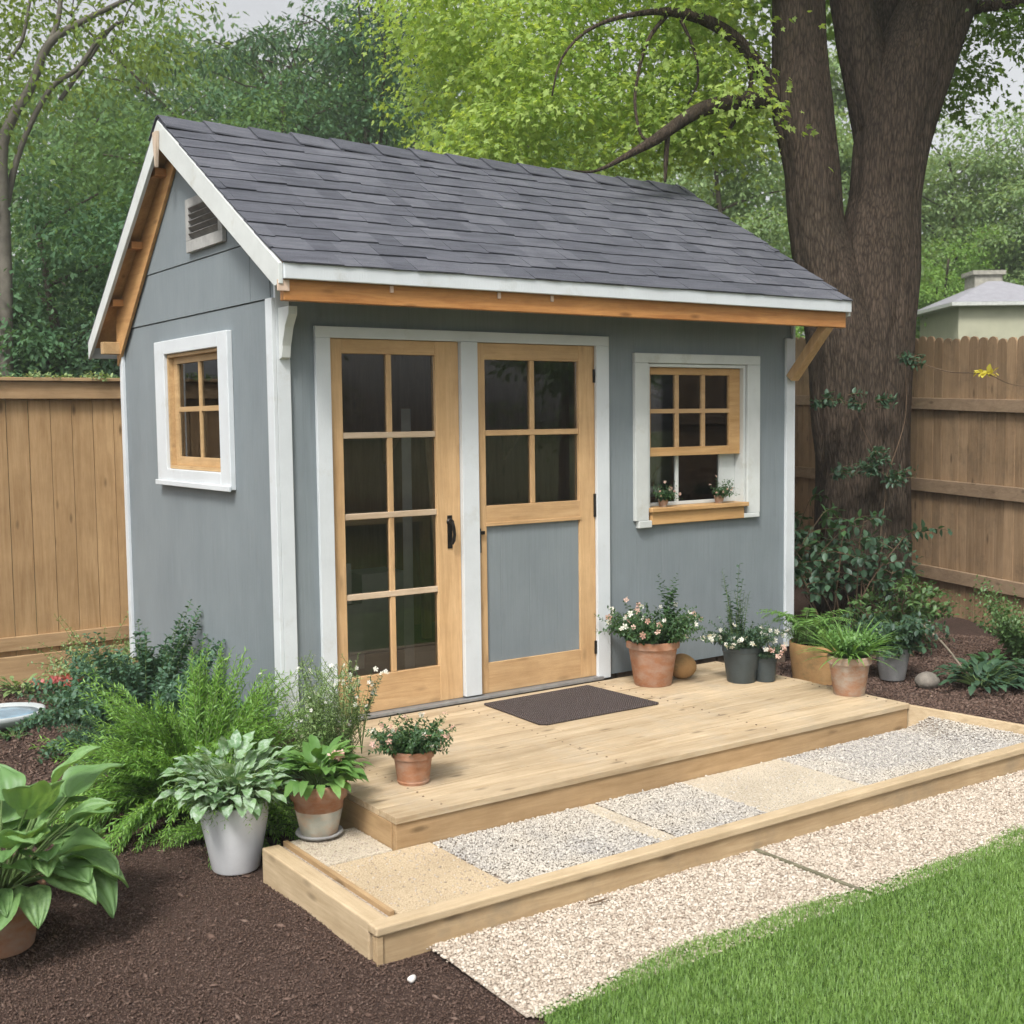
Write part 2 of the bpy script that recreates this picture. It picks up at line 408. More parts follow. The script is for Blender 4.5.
L_DIA = ([(0, 0, 0), (-.27, .42, .07), (0, 1, -.06), (.27, .42, .07)], [(0, 3, 2), (0, 2, 1)])
L_OV = ([(0, 0, 0), (0, .5, -.03), (0, 1, -.12), (-.2, .2, .03), (-.3, .5, .06), (-.17, .8, .0), (.2, .2, .03), (.3, .5, .06), (.17, .8, .0)],
        [(0, 6, 7, 1), (1, 7, 8, 2), (0, 1, 4, 3), (1, 2, 5, 4)])
L_NAR = ([(0, 0, 0), (-.12, .4, .03), (0, 1, -.08), (.12, .4, .03)], [(0, 3, 2), (0, 2, 1)])
def _maple():
    ang = [-150, -118, -95, -62, -40, -20, 0, 20, 40, 62, 95, 118, 150]; rad = [.18, .5, .33, .72, .36, .62, 1.0, .62, .36, .72, .33, .5, .18]
    rad = [.2, .48, .34, .74, .42, .6, .95, .6, .42, .74, .34, .48, .2]
    v = [(0, .3, 0)]
    for a, r in zip(ang, rad): v.append((math.sin(math.radians(a))*r*.62, .3+math.cos(math.radians(a))*r*.7, -.10*r*r+.05*math.sin(a)))
    return (v, [(0, i+1, i) for i in range(1, 13)])
L_MAP = _maple()
L_FIVE = ([(0, 0, 0)]+[(math.cos(a)*r, math.sin(a)*r, z) for k in range(5) for a, r, z in ((2*PI*k/5-.42, .75, .12), (2*PI*k/5, 1, .22), (2*PI*k/5+.42, .75, .12))],
          [(0, 1+3*k, 2+3*k, 3+3*k) for k in range(5)])

def rnd_dirs(n):
    d = rng.normal(size=(n, 3)); return d/np.linalg.norm(d, axis=1, keepdims=True)
def clusters(centres, n_per, r, size, T=L_DIA, flat=.55, droop=.35, upn=.55, var=.3):
    """sprays of leaves round each centre"""
    c = np.repeat(centres, n_per, 0); n = len(c); g = rng.normal(size=(n, 3))*r*.55; g[:, 2] *= flat
    rr = np.linalg.norm(g[:, :2], axis=1); g[:, 2] -= rr*rr/r*.35
    d = g/(np.linalg.norm(g, axis=1, keepdims=True)+1e-6)*.8+rng.normal(size=(n, 3))*.5; d[:, 2] -= droop
    up = rng.normal(size=(n, 3))*upn; up[:, 2] += 1
    return scatter_arr(T, c+g, frames(d, up), size*(1+rng.uniform(-var, var, n)))
def lobe_points(lobes, n, inner=.45, zcut=-.5):
    """points in the outer shell of a set of ellipsoids (cx,cy,cz,rx,ry,rz)"""
    L = np.array(lobes, float); vol = (L[:, 3]*L[:, 4]*L[:, 5])**.67; k = rng.choice(len(L), n, p=vol/vol.sum())
    d = rnd_dirs(n); rad = inner+(1-inner)*rng.uniform(0, 1, n)**.6; d = d*rad[:, None]
    lowr = d[:, 2] < zcut; d[lowr, 2] *= .5
    return L[k, :3]+d*L[k, 3:]

# ================================================================== SHED
W, D = 3.775, 2.458
ZB, ZD, ZG, Z0 = .296, .279, .143, .03
RY, RZ = 1.229, 3.618           # ridge
EY, EZ = -.386, 2.633           # front eave
BY, BZ = 2.772, 2.438           # back eave
OX = .132
shed = thing('garden_shed', 'grey garden shed with white trim, dark shingle roof and two wooden doors', 'shed', (W/2, D/2, Z0))
kf = (RZ-EZ)/(RY-EY); kb = (RZ-BZ)/(BY-RY)
def roofz(y): return EZ+(y-EY)*kf if y < RY else RZ-(y-RY)*kb
TH = .055
# --- walls
def wall_front(y0, y1, mat, name, inset=0, x0=0, x1=W):
    m = MB(); zt = roofz(0)-TH-.02
    z0 = ZB
    m.box(x0, .235, y0, y1, z0, zt)
    m.box(.235, 2.140, y0, y1, 2.345, zt)
    m.box(2.140, 2.47, y0, y1, z0, zt)
    m.box(2.47, 3.33, y0, y1, z0, 1.30)
    m.box(2.47, 3.33, y0, y1, 2.215, zt)
    m.box(3.33, x1, y0, y1, z0, zt)
    return m.build(name, mat, shed)
wall_front(0, .03, m_siding, 'front_wall')
wall_front(.03, .09, m_inner, 'front_lining', x0=.09, x1=W-.09)
def gable(x0, x1, mat, name, window=True, lining=False):
    m = MB(); a, b = (0.03, D-.03) if not lining else (.09, D-.09)
    zs = 2.497
    if window:
        m.box(x0, x1, a, .70, ZB, zs); m.box(x0, x1, 1.57, b, ZB, zs)
        m.box(x0, x1, .70, 1.57, ZB, 1.60); m.box(x0, x1, .70, 1.57, 2.30, zs)
    else: m.box(x0, x1, a, b, ZB, zs)
    if lining: m.prism([(x0, a, zs), (x0, RY, RZ-TH-.03), (x0, b, zs)], (x1-x0, 0, 0))
    else:
        # upper sheets lap 6 mm proud of the wall below, with open seams between them
        sgn = -1 if x0 < 1 else 1; X0, X1 = (x0-.006, x1-.006) if sgn < 0 else (x0+.006, x1+.006)
        rz = lambda y: roofz(y)-TH-.012
        zm = 2.802
        yl = EY+(zm+TH+.012-EZ)/kf; yr = RY+(RZ-TH-.012-zm)/kb
        cuts = [a, .275, b]
        def band(y0, y1, z0, z1):
            top = []
            n = 14
            for i in range(n+1):
                y = y0+(y1-y0)*i/n; top.append((X0, y, min(z1, rz(y))))
            m.prism([(X0, y0, z0)]+top+[(X0, y1, z0)], (X1-X0, 0, 0))
        band(a, .273, zs+.006, zm); band(.279, b, zs+.006, zm)
        sgn2 = .005*sgn; X0 += sgn2; X1 += sgn2
        y = [yl+.004, RY, yr-.004]
        n = 1
        m.prism([(X0, y[0], zm+.005), (X0, RY, rz(RY)), (X0, y[2], zm+.005)], (X1-X0, 0, 0))
    return m.build(name, mat, shed)
gable(0, .03, m_siding, 'side_wall'); gable(.03, .09, m_inner, 'side_lining', True, True)
gable(W-.03, W, m_siding, 'side_wall', False); gable(W-.09, W-.03, m_inner, 'side_lining', False, True)
m = MB(); m.box(0, W, D-.03, D, ZB, roofz(D)-TH-.02); m.build('back_wall', m_siding, shed)
m = MB(); m.box(.09, W-.09, D-.09, D-.03, ZB, roofz(D)-TH-.05); m.build('back_lining', m_inner, shed)
m = MB(); m.box(.09, W-.09, .09, D-.09, ZB-.06, ZB); m.build('inner_floor', m_floor, shed)
# foundation of rough blocks under the walls
m = MB()
def blockrow(p, q, fixed, ax):
    for k, (za, zb_) in enumerate(((Z0-.03, .155), (.165, ZB-.004))):
        t = p-(.12 if k else 0)
        while t < q:
            l = random.uniform(.2, .32); a, b = max(t, p), min(t+l, q); j = random.uniform(0, .012)
            if b-a > .04:
                if ax == 'x': m.box(a+.005, b-.005, fixed+.02+j, fixed+.14, za, zb_)
                else: m.box(fixed+.02+j if fixed < 1 else fixed-.14, fixed+.14 if fixed < 1 else fixed-.02-j, a+.005, b-.005, za, zb_)
            t += l+.004
blockrow(0.02, W, 0, 'x'); blockrow(.145, D, 0, 'y'); blockrow(.145, D, W, 'y')
m.box(.02, W-.02, D-.14, D-.02, Z0-.03, ZB-.004)
m.build('foundation', plain('foundation_block', (.16, .12, .09), .9, .35, 14, .01, .2), shed, bevel=.008)
# corner trim
m = MB(); m.box(-.022, .0, -.022, .058, ZB-.006, 2.50); m.box(0, .075, -.022, 0, ZB-.006, 2.60); m.each('corner_trim', m_white, shed, bevel=.003)
m = MB(); m.box(W-.062, W+.0, -.022, 0, ZB-.006, 2.40); m.box(W, W+.022, -.022, .07, ZB-.006, 2.5); m.each('corner_trim', m_white, shed, bevel=.003)
m = MB(); m.box(-.022, 0, D-.035, D+.022, ZB-.006, 2.44); m.each('corner_trim', m_white, shed, bevel=.003)
# --- roof
roof = MB()
x0, x1 = -OX+.012, W+OX-.012
th = .035; lo = .012
def slab(ya, za, yb, zb, t0, t1, X0, X1):
    """sheet following a slope, between depths t0 and t1 below the slope line"""
    return [(X0, ya, za-t0), (X0, yb, zb-t0), (X0, yb, zb-t1), (X0, ya, za-t1)], (X1-X0, 0, 0)
roof.prism(*slab(EY+.01, EZ+.006, RY, RZ, lo, lo+th, x0, x1)); roof.prism(*slab(RY, RZ, BY-.01, BZ+.007, lo, lo+th, x0, x1))
ro = roof.build('roof', m_orange_y, shed)
# lookout blocks under the verge and rafter tails
m = MB()
for y in (1.02, 1.45, 1.93, 2.35):
    z = roofz(y)-lo-th
    m.beam((-OX+.03, y, z-.045), (-.008, y, z-.045), .045, .085, up=(0, 1 if y < RY else 1, 0))
for y in (.25, .62):
    z = roofz(y)-lo-th; m.beam((-OX+.03, y, z-.045), (-.013, y, z-.045), .045, .08)
m.each('lookout', m_orange_x, shed, bevel=.002)
m = MB()
for i in range(8):
    X = .35+i*.49
    m.prism([(X, EY+.07, roofz(EY+.07)-lo-th), (X, -.002, roofz(0)-lo-th), (X, -.002, roofz(0)-lo-th-.09), (X, EY+.07, roofz(EY+.07)-lo-th-.08)], (.04, 0, 0))
m.each('rafter_tail', m_orange_y, shed)
# shingles: overlapping courses of tabs with uneven butts
def shingles(ya, za, yb, zb, nc, up_n):
    m = MB(); L = math.hypot(yb-ya, zb-za); e = np.array([0, (yb-ya)/L, (zb-za)/L]); nrm = np.array([0, -e[2], e[1]])
    if nrm[2] < 0: nrm = -nrm
    base = np.array([0, ya, za]); ex = L/nc
    X0, X1 = -OX-.006, W+OX+.006
    for k in range(nc):
        s0 = k*ex-(.018 if k == 0 else 0); x = X0-random.uniform(0, .25)
        while x < X1:
            wd = random.choice((.10, .14, .17, .22, .28)); a, b = max(x, X0), min(x+wd, X1); x += wd
            if b-a < .015: continue
            j = random.uniform(-.012, .006) if k else 0; thk = random.choice((.004, .005, .008, .009)); r = random.uniform(-.004, .004)
            s1 = min(s0+ex*1.35, L); lift = .005; tp = .001
            pts = []
            for (X, ss) in ((a, s0+j+r), (b, s0+j-r)):
                q = base+e*ss; X_ = np.array([X, 0, 0])
                pts += [q+X_+nrm*lift, q+X_+nrm*(lift+thk)]
            qs = base+e*s1
            pts += [qs+np.array([a, 0, 0])+nrm*-.006, qs+np.array([a, 0, 0])+nrm*.002*1, qs+np.array([b, 0, 0])+nrm*-.006, qs+np.array([b, 0, 0])+nrm*.002]
            # 0 a low,1 a top,2 b low,3 b top,4 a' low,5 a' top,6 b' low,7 b' top
            m.add(pts, [(0, 2, 3, 1), (1, 3, 7, 5), (0, 1, 5, 4), (2, 6, 7, 3), (4, 5, 7, 6), (0, 4, 6, 2)])
    return m
m = shingles(EY-.012, EZ-.004, RY, RZ, 13, 1)
m2 = shingles(BY+.012, BZ-.004, RY, RZ, 13, -1)
m.add(m2.v, m2.f); sh = m.build('shingles', m_shing, ro)
m = MB(); x = -OX-.012
while x < W+OX:
    wd = random.uniform(.26, .31); a, b = x, min(x+wd+.03, W+OX+.012); x += wd; l0 = .014; l1 = .022+random.uniform(0, .003)
    cw = .155
    for (l, X) in (): pass
    pa = [(a, RY-cw, RZ-cw*kf+l1+.006), (a, RY-.02, RZ-.008+l1+.006), (a, RY+.02, RZ-.012+l1+.006), (a, RY+cw, RZ-cw*kb+l1+.008)]
    pb = [(b, RY-cw, RZ-cw*kf+l0), (b, RY-.02, RZ-.008+l0), (b, RY+.02, RZ-.012+l0), (b, RY+cw, RZ-cw*kb+l0)]
    v = pa+pb+[(p[0], p[1], p[2]-.008) for p in pa+pb]
    f = [(0, 4, 5, 1), (1, 5, 6, 2), (2, 6, 7, 3), (8, 9, 13, 12), (9, 10, 14, 13), (10, 11, 15, 14), (0, 1, 9, 8), (1, 2, 10, 9), (2, 3, 11, 10), (4, 12, 13, 5), (5, 13, 14, 6), (6, 14, 15, 7), (0, 8, 12, 4), (3, 7, 15, 11)]
    m.add(v, f)
m.build('ridge_cap', m_shing, ro)
# rake boards, fascia, beam, finial
for (a, b, h0, hh) in ((RY+.0, D+.03, .15, .34), (.12, RY-.0, .05, .06)):
    m = MB(); za, zb_ = roofz(a)-lo-th-.004, roofz(b)-lo-th-.004
    m.prism([(-.034, a, za), (-.034, b, zb_), (-.034, b, zb_-hh), (-.034, a, za-h0)], (.020, 0, 0)); m.build('wall_rafter', m_orange_y, shed, bevel=.002)
def rake(X0, X1, mat=m_whitew):
    for (a, b, k, s) in ((EY-.004, RY, kf, 1), (RY, BY, -kb, 1)):
        m = MB(); hgt = .135 if a < 0 else .10
        z0 = (EZ if a < 0 else RZ)+(0 if a < 0 else 0); zl = roofz(max(a, EY))-.008; zr = roofz(b)-.008
        if a < 0: pts = [(X0, a, zl), (X0, b, zr), (X0, b, zr-hgt*1.15), (X0, a+.055, zl-hgt*.78), (X0, a, zl-hgt*.72)]
        else: pts = [(X0, a, zl), (X0, b, zr), (X0, b, zr-hgt*1.1), (X0, a, zl-hgt*1.25)]
        m.prism(pts, (X1-X0, 0, 0)); m.build('rake_board', mat, shed, bevel=.003)
rake(-OX-.010, -OX+.012); rake(W+OX-.012, W+OX+.010)
m = MB(); m.prism([(-OX-.032, RY-.035, RZ-.075), (-OX-.032, RY+.03, RZ-.075), (-OX-.032, RY+.022, RZ-.16), (-OX-.032, RY+.004, RZ-.275), (-OX-.032, RY-.006, RZ-.275), (-OX-.032, RY-.026, RZ-.16)], (.02, 0, 0)); m.build('finial', wood('finial_wood', (.5, .38, .28), (.66, .55, .44), 'z'), shed, bevel=.002)
m = MB(); m.box(-OX+.012, W+OX-.0, EY-.022, EY, EZ-.082, EZ-.006); m.build('front_fascia', m_white, shed, bevel=.004)
m = MB(); m.box(-OX+.012, W+OX-.012, BY-.0, BY+.02, BZ-.11, BZ-.006); m.build('back_fascia', m_white, shed, bevel=.004)
m = MB(); m.box(-OX+.02, W+.115, EY+.012, EY+.055, 2.452, EZ-.056); m.build('eave_beam', m_orange_x, shed, bevel=.004)
m = MB()
for X in (-.115, .47, 1.12, 1.47): m.box(X-(.03 if X < 0 else .009), X+(.03 if X < 0 else .009), EY+.002, EY+.014, 2.545-(.05 if X < 0 else .03), 2.548)
m.each('bolt_plate', plain('pale_plug', (.6, .45, .35), .6), shed, bevel=.002)
# brackets
m = MB(); q = []
for i in range(9):
    t = i/8; a = t*PI/2; q.append((.012, -.30+.235*math.sin(a)*1.0, 2.455-.27+.27*math.cos(a)*1.0 if False else 2.45-.25*(1-math.cos(a))))
m.prism([(.012, -.024, 2.45), (.012, -.15, 2.45), (.012, -.145, 2.41), (.012, -.10, 2.35), (.012, -.065, 2.26), (.012, -.055, 2.20), (.012, -.024, 2.19)], (.05, 0, 0)); m.build('corner_bracket', m_whitew, shed, bevel=.003)
m = MB(); m.beam((W-.035, -.0255-.02, 2.13), (W-.02, EY+.05, 2.47), .06, .075, up=(1, 0, 0))
m.build('knee_brace', m_pine_z, shed, bevel=.004)
m = MB(); m.box(-.145, -.023, D-.04, D+.02, 2.34, 2.42); m.build('corner_bracket', m_pine_y, shed, bevel=.004)
# gable vent
m = MB(); a, b, z0, z1 = .56, 1.11, 2.85, 3.15
X = -.038
m.box(X, -.012, a, b, z0, z0+.065); m.box(X, -.012, a+.06, b-.05, z1-.05, z1); m.box(X, -.012, b-.05, b, z0+.065, z1); m.box(X, -.012, a, a+.06, z0+.065, z1)
v = m.build('gable_vent', plain('greyed_vent_wood', (.34, .34, .33), .8, .25, 9), shed, bevel=.003)
m = MB()
for i in range(5): m.beam((-.026, a+.06, z0+.09+i*.036), (-.026, b-.05, z0+.09+i*.036), .006, .038, up=(-.7, 0, .7))
m.each('louvre', plain('vent_louvre', (.17, .165, .16), .8, .3, 9), v)
# --- doors
Y = -.024
fr = MB(); fr.box(.215, .300, Y, 0, ZD+.004, 2.31); fr.box(.215, 2.160, Y, 0, 2.31, 2.368); fr.box(2.062, 2.160, Y, 0, ZD+.004, 2.31); fr.box(1.098, 1.208, Y-.004, .05, ZD+.03, 2.31)
fr.build('door_frame', m_white, shed, bevel=.003)
m = MB(); m.box(.24, .300, .0, .09, ZD+.02, 2.35); m.box(2.062, 2.135, 0, .09, ZD+.02, 2.35); m.box(.30, 2.062, .002, .09, 2.312, 2.35); m.each('door_jamb', m_pine_z, shed)
m = MB(); m.box(.30, 2.09, -.045, .09, ZD+.002, ZD+.022); m.build('threshold', m_alu, shed, bevel=.004)
def leaf_door(X0, X1, z0, z1, glass, rows, cols, name, label, rail_b=None, mid=None, yoff=0.0):
    ya, yb = .0+yoff, .045+yoff
    gx0, gx1, gz0, gz1 = glass
    d = MB(); d.box(X0, gx0, ya, yb, z0, z1); d.box(gx1, X1, ya, yb, z0, z1); dd = d.build(name, m_pine_z, shed, bevel=.0025)
    if label: dd['label'] = label
    m = MB(); m.box(gx0, gx1, ya+.0015, yb, gz1, z1); m.box(gx0, gx1, ya+.0015, yb, (mid if mid else z0), gz0)
    m.box(gx0, gx1, ya+.0015, yb, z0, rail_b) if mid else None
    m.each('rail', m_pine_x, dd, bevel=.0025)
    m = MB(); 
    for i in range(1, cols):
        x = gx0+(gx1-gx0)*i/cols; m.box(x-.016, x+.016, ya+.010, yb-.006, gz0, gz1)
    m.each('muntin', m_pine_z, dd, bevel=.003)
    m = MB()
    for i in range(1, rows):
        z = gz0+(gz1-gz0)*i/rows; m.box(gx0, gx1, ya+.006, yb-.006, z-.016, z+.016)
    m.each('muntin', m_pine_x if rows == 2 else wood('muntin_level', (.56, .42, .28), (.74, .60, .45), 'x'), dd, bevel=.003)
    for i in range(cols):
        for j in range(rows):
            xa = gx0+(gx1-gx0)*i/cols; xb = gx0+(gx1-gx0)*(i+1)/cols; za = gz0+(gz1-gz0)*j/rows; zb = gz0+(gz1-gz0)*(j+1)/rows
            p = MB(); p.box(xa+.002, xb-.002, yb-.022, yb-.018, za+.002, zb-.002); p.build('pane', m_glass, dd)
    return dd
d1 = leaf_door(.302, 1.096, ZD+.024, 2.308, (.375, .945, .505, 2.232), 4, 2, 'glazed_door', 'fully glazed pine door of eight panes')
m = MB(); m.lathe([(.020, 0), (.022, .004), (.014, .012), (.012, .03)], (0, 0, 0), 16)
hv = [(1.022+p[0], -.001-p[2], 1.31+p[1]) for p in m.v]; h = MB().add(hv, m.f)
h.box(1.007, 1.037, -.006, .0, 1.16, 1.345); h.tube([(1.022, -.03, 1.31), (1.026, -.038, 1.28), (1.030, -.040, 1.24), (1.027, -.036, 1.205), (1.020, -.030, 1.185)], [.010, .010, .009, .010, .007], 10)
h.build('handle', m_black, d1, bevel=.001)
d2 = leaf_door(1.210, 2.060, ZD+.024, 2.308, (1.272, 1.945, 1.385, 2.215), 2, 2, 'half_glazed_door', 'pine door with four panes above a grey panel', rail_b=.478, mid=1.285)
m = MB(); m.box(1.272, 1.945, .016, .030, .478, 1.285); m.build('door_panel', m_siding, d2)
m = MB(); m.box(1.262, 1.955, -.006, .004, 1.268, 1.288); m.build('drip_bar', m_pine_x, d2, bevel=.002)
for z0, z1 in ((1.28, 1.42), (2.09, 2.17), (.44, .52)):
    m = MB(); m.box(2.050, 2.0625, -.008, .002, z0, z1); m.tube([(2.056, -.009, z0), (2.056, -.009, z1)], [.006, .006], 10); m.build('hinge', m_black, d2)
m = MB(); m.box(1.212, 1.228, -.010, 0, 1.12, 1.26); m.box(1.206, 1.246, -.022, -.008, 1.225, 1.245); m.build('latch', m_black, d2, bevel=.002)
# --- front window
wn = MB(); wn.box(2.362, 2.47, -.03, 0, 1.235, 2.215); wn.box(2.362, 3.452, -.03, 0, 2.2152, 2.275); wn.box(3.335, 3.452, -.03, 0, 1.235, 2.215)
wn.box(2.385, 2.49, -.036, 0, 1.19, 1.2345); wn.box(3.30, 3.445, -.034, 0, 1.205, 1.2345)
wo = wn.build('front_window', m_whitew, shed, bevel=.004)
m = MB(); m.box(2.472, 2.492, -.015, .12, 1.30, 2.212); m.box(3.308, 3.328, -.015, .12, 1.30, 2.212); m.box(2.492, 3.308, -.015, .12, 2.192, 2.212); m.build('reveal', m_whitew, wo, bevel=.002)
m = MB(); m.box(2.475, 3.325, -.055, .13, 1.285, 1.312); m.box(2.49, 3.30, -.034, -.001, 1.205, 1.2845); m.build('sill', m_honey, wo, bevel=.004)
m = MB(); sx0, sx1, sz0, sz1 = 2.494, 3.306, 1.632, 2.190
m.box(sx0, sx0+.030, .015, .055, sz0, sz1); m.box(sx1-.095, sx1, .015, .055, sz0, sz1); m.box(sx0+.03, sx1-.095, .015, .055, sz0, sz0+.055); m.box(sx0+.03, sx1-.095, .015, .055, sz1-.045, sz1)
gx0, gx1, gz0, gz1 = sx0+.03, sx1-.095, sz0+.055, sz1-.045
sa = m.build('upper_sash', m_honey, wo, bevel=.002)
m = MB()
for i in (1, 2):
    x = gx0+(gx1-gx0)*i/3; m.box(x-.015, x+.015, .020, .05, gz0, gz1)
m.box(gx0, gx1, .018, .05, (gz0+gz1)/2-.014, (gz0+gz1)/2+.014); m.each('muntin', m_pine_x, sa, bevel=.002)
for i in range(3):
    for j in range(2):
        p = MB(); p.box(gx0+(gx1-gx0)*i/3, gx0+(gx1-gx0)*(i+1)/3, .034, .037, gz0+(gz1-gz0)*j/2, gz0+(gz1-gz0)*(j+1)/2); p.build('pane', m_glass, sa)
m = MB(); m.box(2.494, 2.506, .065, .10, 1.313, 1.66); m.box(3.17, 3.306, .065, .10, 1.313, 1.66); m.box(2.506, 3.17, .065, .10, 1.313, 1.335); m.box(2.782, 2.806, .066, .098, 1.335, 1.66)
ls = m.build('lower_sash', m_whitew, wo, bevel=.002)
for a, b in ((2.506, 2.782), (2.806, 3.17)):
    p = MB(); p.box(a, b, .078, .081, 1.335, 1.66); p.build('pane', m_glass, ls)
# --- side window
m = MB(); m.box(-.032, 0, .556, .70, 1.507, 2.377); m.box(-.032, 0, 1.575, 1.747, 1.507, 2.377); m.box(-.0325, 0, .70, 1.575, 2.295, 2.377); m.box(-.0325, 0, .70, 1.575, 1.507, 1.60)
m.box(-.048, -.0326, .548, 1.755, 1.499, 1.530)
sw = m.build('side_window', m_white, shed, bevel=.004)
m = MB(); m.box(-.012, .10, .702, .722, 1.602, 2.293); m.box(-.012, .10, 1.550, 1.572, 1.602, 2.293); m.box(-.012, .10, .722, 1.55, 2.275, 2.293); m.box(-.012, .10, .722, 1.55, 1.602, 1.622); m.build('reveal', m_pine_y, sw)
m = MB(); m.box(.02, .05, .722, .768, 1.622, 2.275); m.box(.02, .05, 1.49, 1.55, 1.622, 2.275); m.box(.02, .05, .768, 1.49, 1.622, 1.675); m.box(.02, .05, .768, 1.49, 2.235, 2.275)
sh2 = m.build('sash', m_pine_y, sw, bevel=.002)
m = MB(); m.box(.022, .048, 1.112, 1.142, 1.675, 2.235); m.box(.024, .048, .768, 1.49, 1.945, 1.975); m.each('muntin', m_pine_y, sh2, bevel=.002)
for a, b in ((.768, 1.127), (1.127, 1.49)):
    for z0, z1 in ((1.675, 1.96), (1.96, 2.235)):
        p = MB(); p.box(.034, .037, a, b, z0, z1); p.build('pane', m_glass2, sh2)

# ------------------------------------------------------------------ inside the shed
t = thing('work_bench', 'wooden bench along the back wall inside the shed', 'bench', (1.6, 2.0, ZB))
m = MB(); m.box(.5, 3.4, 1.75, 2.34, ZB+.86, ZB+.90); m.build('bench_top', m_pine_x, t)
for X in (.55, 1.9, 3.3):
    for yy in (1.78, 2.28):
        m = MB(); m.box(X, X+.06, yy, yy+.05, ZB, ZB+.86); m.build('leg', m_pine_z, t)
t = thing('wall_shelf', 'shelf board high on the back wall inside the shed', 'shelf', (1.8, 2.3, 1.75))
m = MB(); m.box(.6, 3.2, 2.1, 2.36, 1.75, 1.775); m.build('shelf_board', m_pine_x, t)
for X in (.8, 1.9, 3.0):
    m = MB(); m.prism([(X, 2.36, 1.749), (X, 2.14, 1.749), (X, 2.36, 1.55)], (.03, 0, 0)); m.build('shelf_bracket', m_pine_z, t)
m_card = plain('pale_carton', (.45, .42, .38), .8, .15, 5); m_lin = plain('white_cloth', (.62, .62, .66), .9, .1, 9, .01)
for i, (x, y, z, sx, sy, sz, lb) in enumerate([(.75, 1.1, ZB, .30, .3, .42, 'pale carton on the shed floor seen through the lower door panes'), (.72, 1.12, ZB+.421, .26, .26, .26, 'smaller carton stacked on the carton behind the glazed door'), (1.25, 1.5, ZB, .34, .3, .55, 'tall tan carton standing by the bench inside the glazed door')]):
    b = MB(); b.box(x, x+sx, y, y+sy, z, z+sz); o = b.build('carton', m_card, None, (x+sx/2, y+sy/2, z), bevel=.004); tag(o, lb, 'box', 'cartons inside the shed')
b = MB(); b.beam((1.18, .75, ZB+.01), (1.30, .95, 1.95), .06, .03); o = b.build('leaning_plank', m_card, None, (1.18, .75, ZB), bevel=.002); tag(o, 'pale plank leaning inside behind the upper right panes of the glazed door', 'plank')
b = MB(); b.beam((1.78, 1.2, ZB+.01), (1.85, 1.5, 1.75), .16, .02); o = b.build('leaning_plank', m_pine_z, None, (1.78, 1.2, ZB), bevel=.002); tag(o, 'brown board leaning inside behind the half glazed door', 'plank')
# window sill items
def blob(c, r, seed, amp=.15, seg=20, flat=1):
    rs = np.random.default_rng(seed); m = MB(); pr = []
    for i in range(11):
        a = -PI/2+PI*i/10; pr.append((max(.002, r[0]*math.cos(a)), r[2]*math.sin(a)))
    m.lathe(pr, (0, 0, 0), seg); V = np.array(m.v); ph = rs.uniform(0, 6, 6)
    k = 1+amp*(np.sin(V[:, 0]/r[0]*2.3+ph[0])*np.sin(V[:, 1]/r[0]*2.1+ph[1])+.5*np.sin(V[:, 2]/r[2]*3+ph[2])*np.sin(V[:, 0]/r[0]*4+ph[3]))
    V = V*k[:, None]*np.array([1, r[1]/r[0], 1])+np.array(c); m.v = [tuple(q) for q in V]; return m
o = blob((2.64, .17, 1.40), (.10, .06, .035), 3).build('folded_cloth', m_lin, None, (2.64, .17, 1.36), smooth=True); tag(o, 'white bundle on the left of the window shelf inside', 'cloth')
o = blob((2.90, .26, 1.44), (.12, .07, .11), 5, .3).build('crumpled_cloth', m_lin, None, (2.90, .26, 1.33), smooth=True); tag(o, 'crumpled white cloth behind the right lower window pane', 'cloth')
b = MB(); b.box(2.42, 3.36, .12, .36, 1.285, 1.312); o = b.build('window_shelf', m_pine_x, shed)

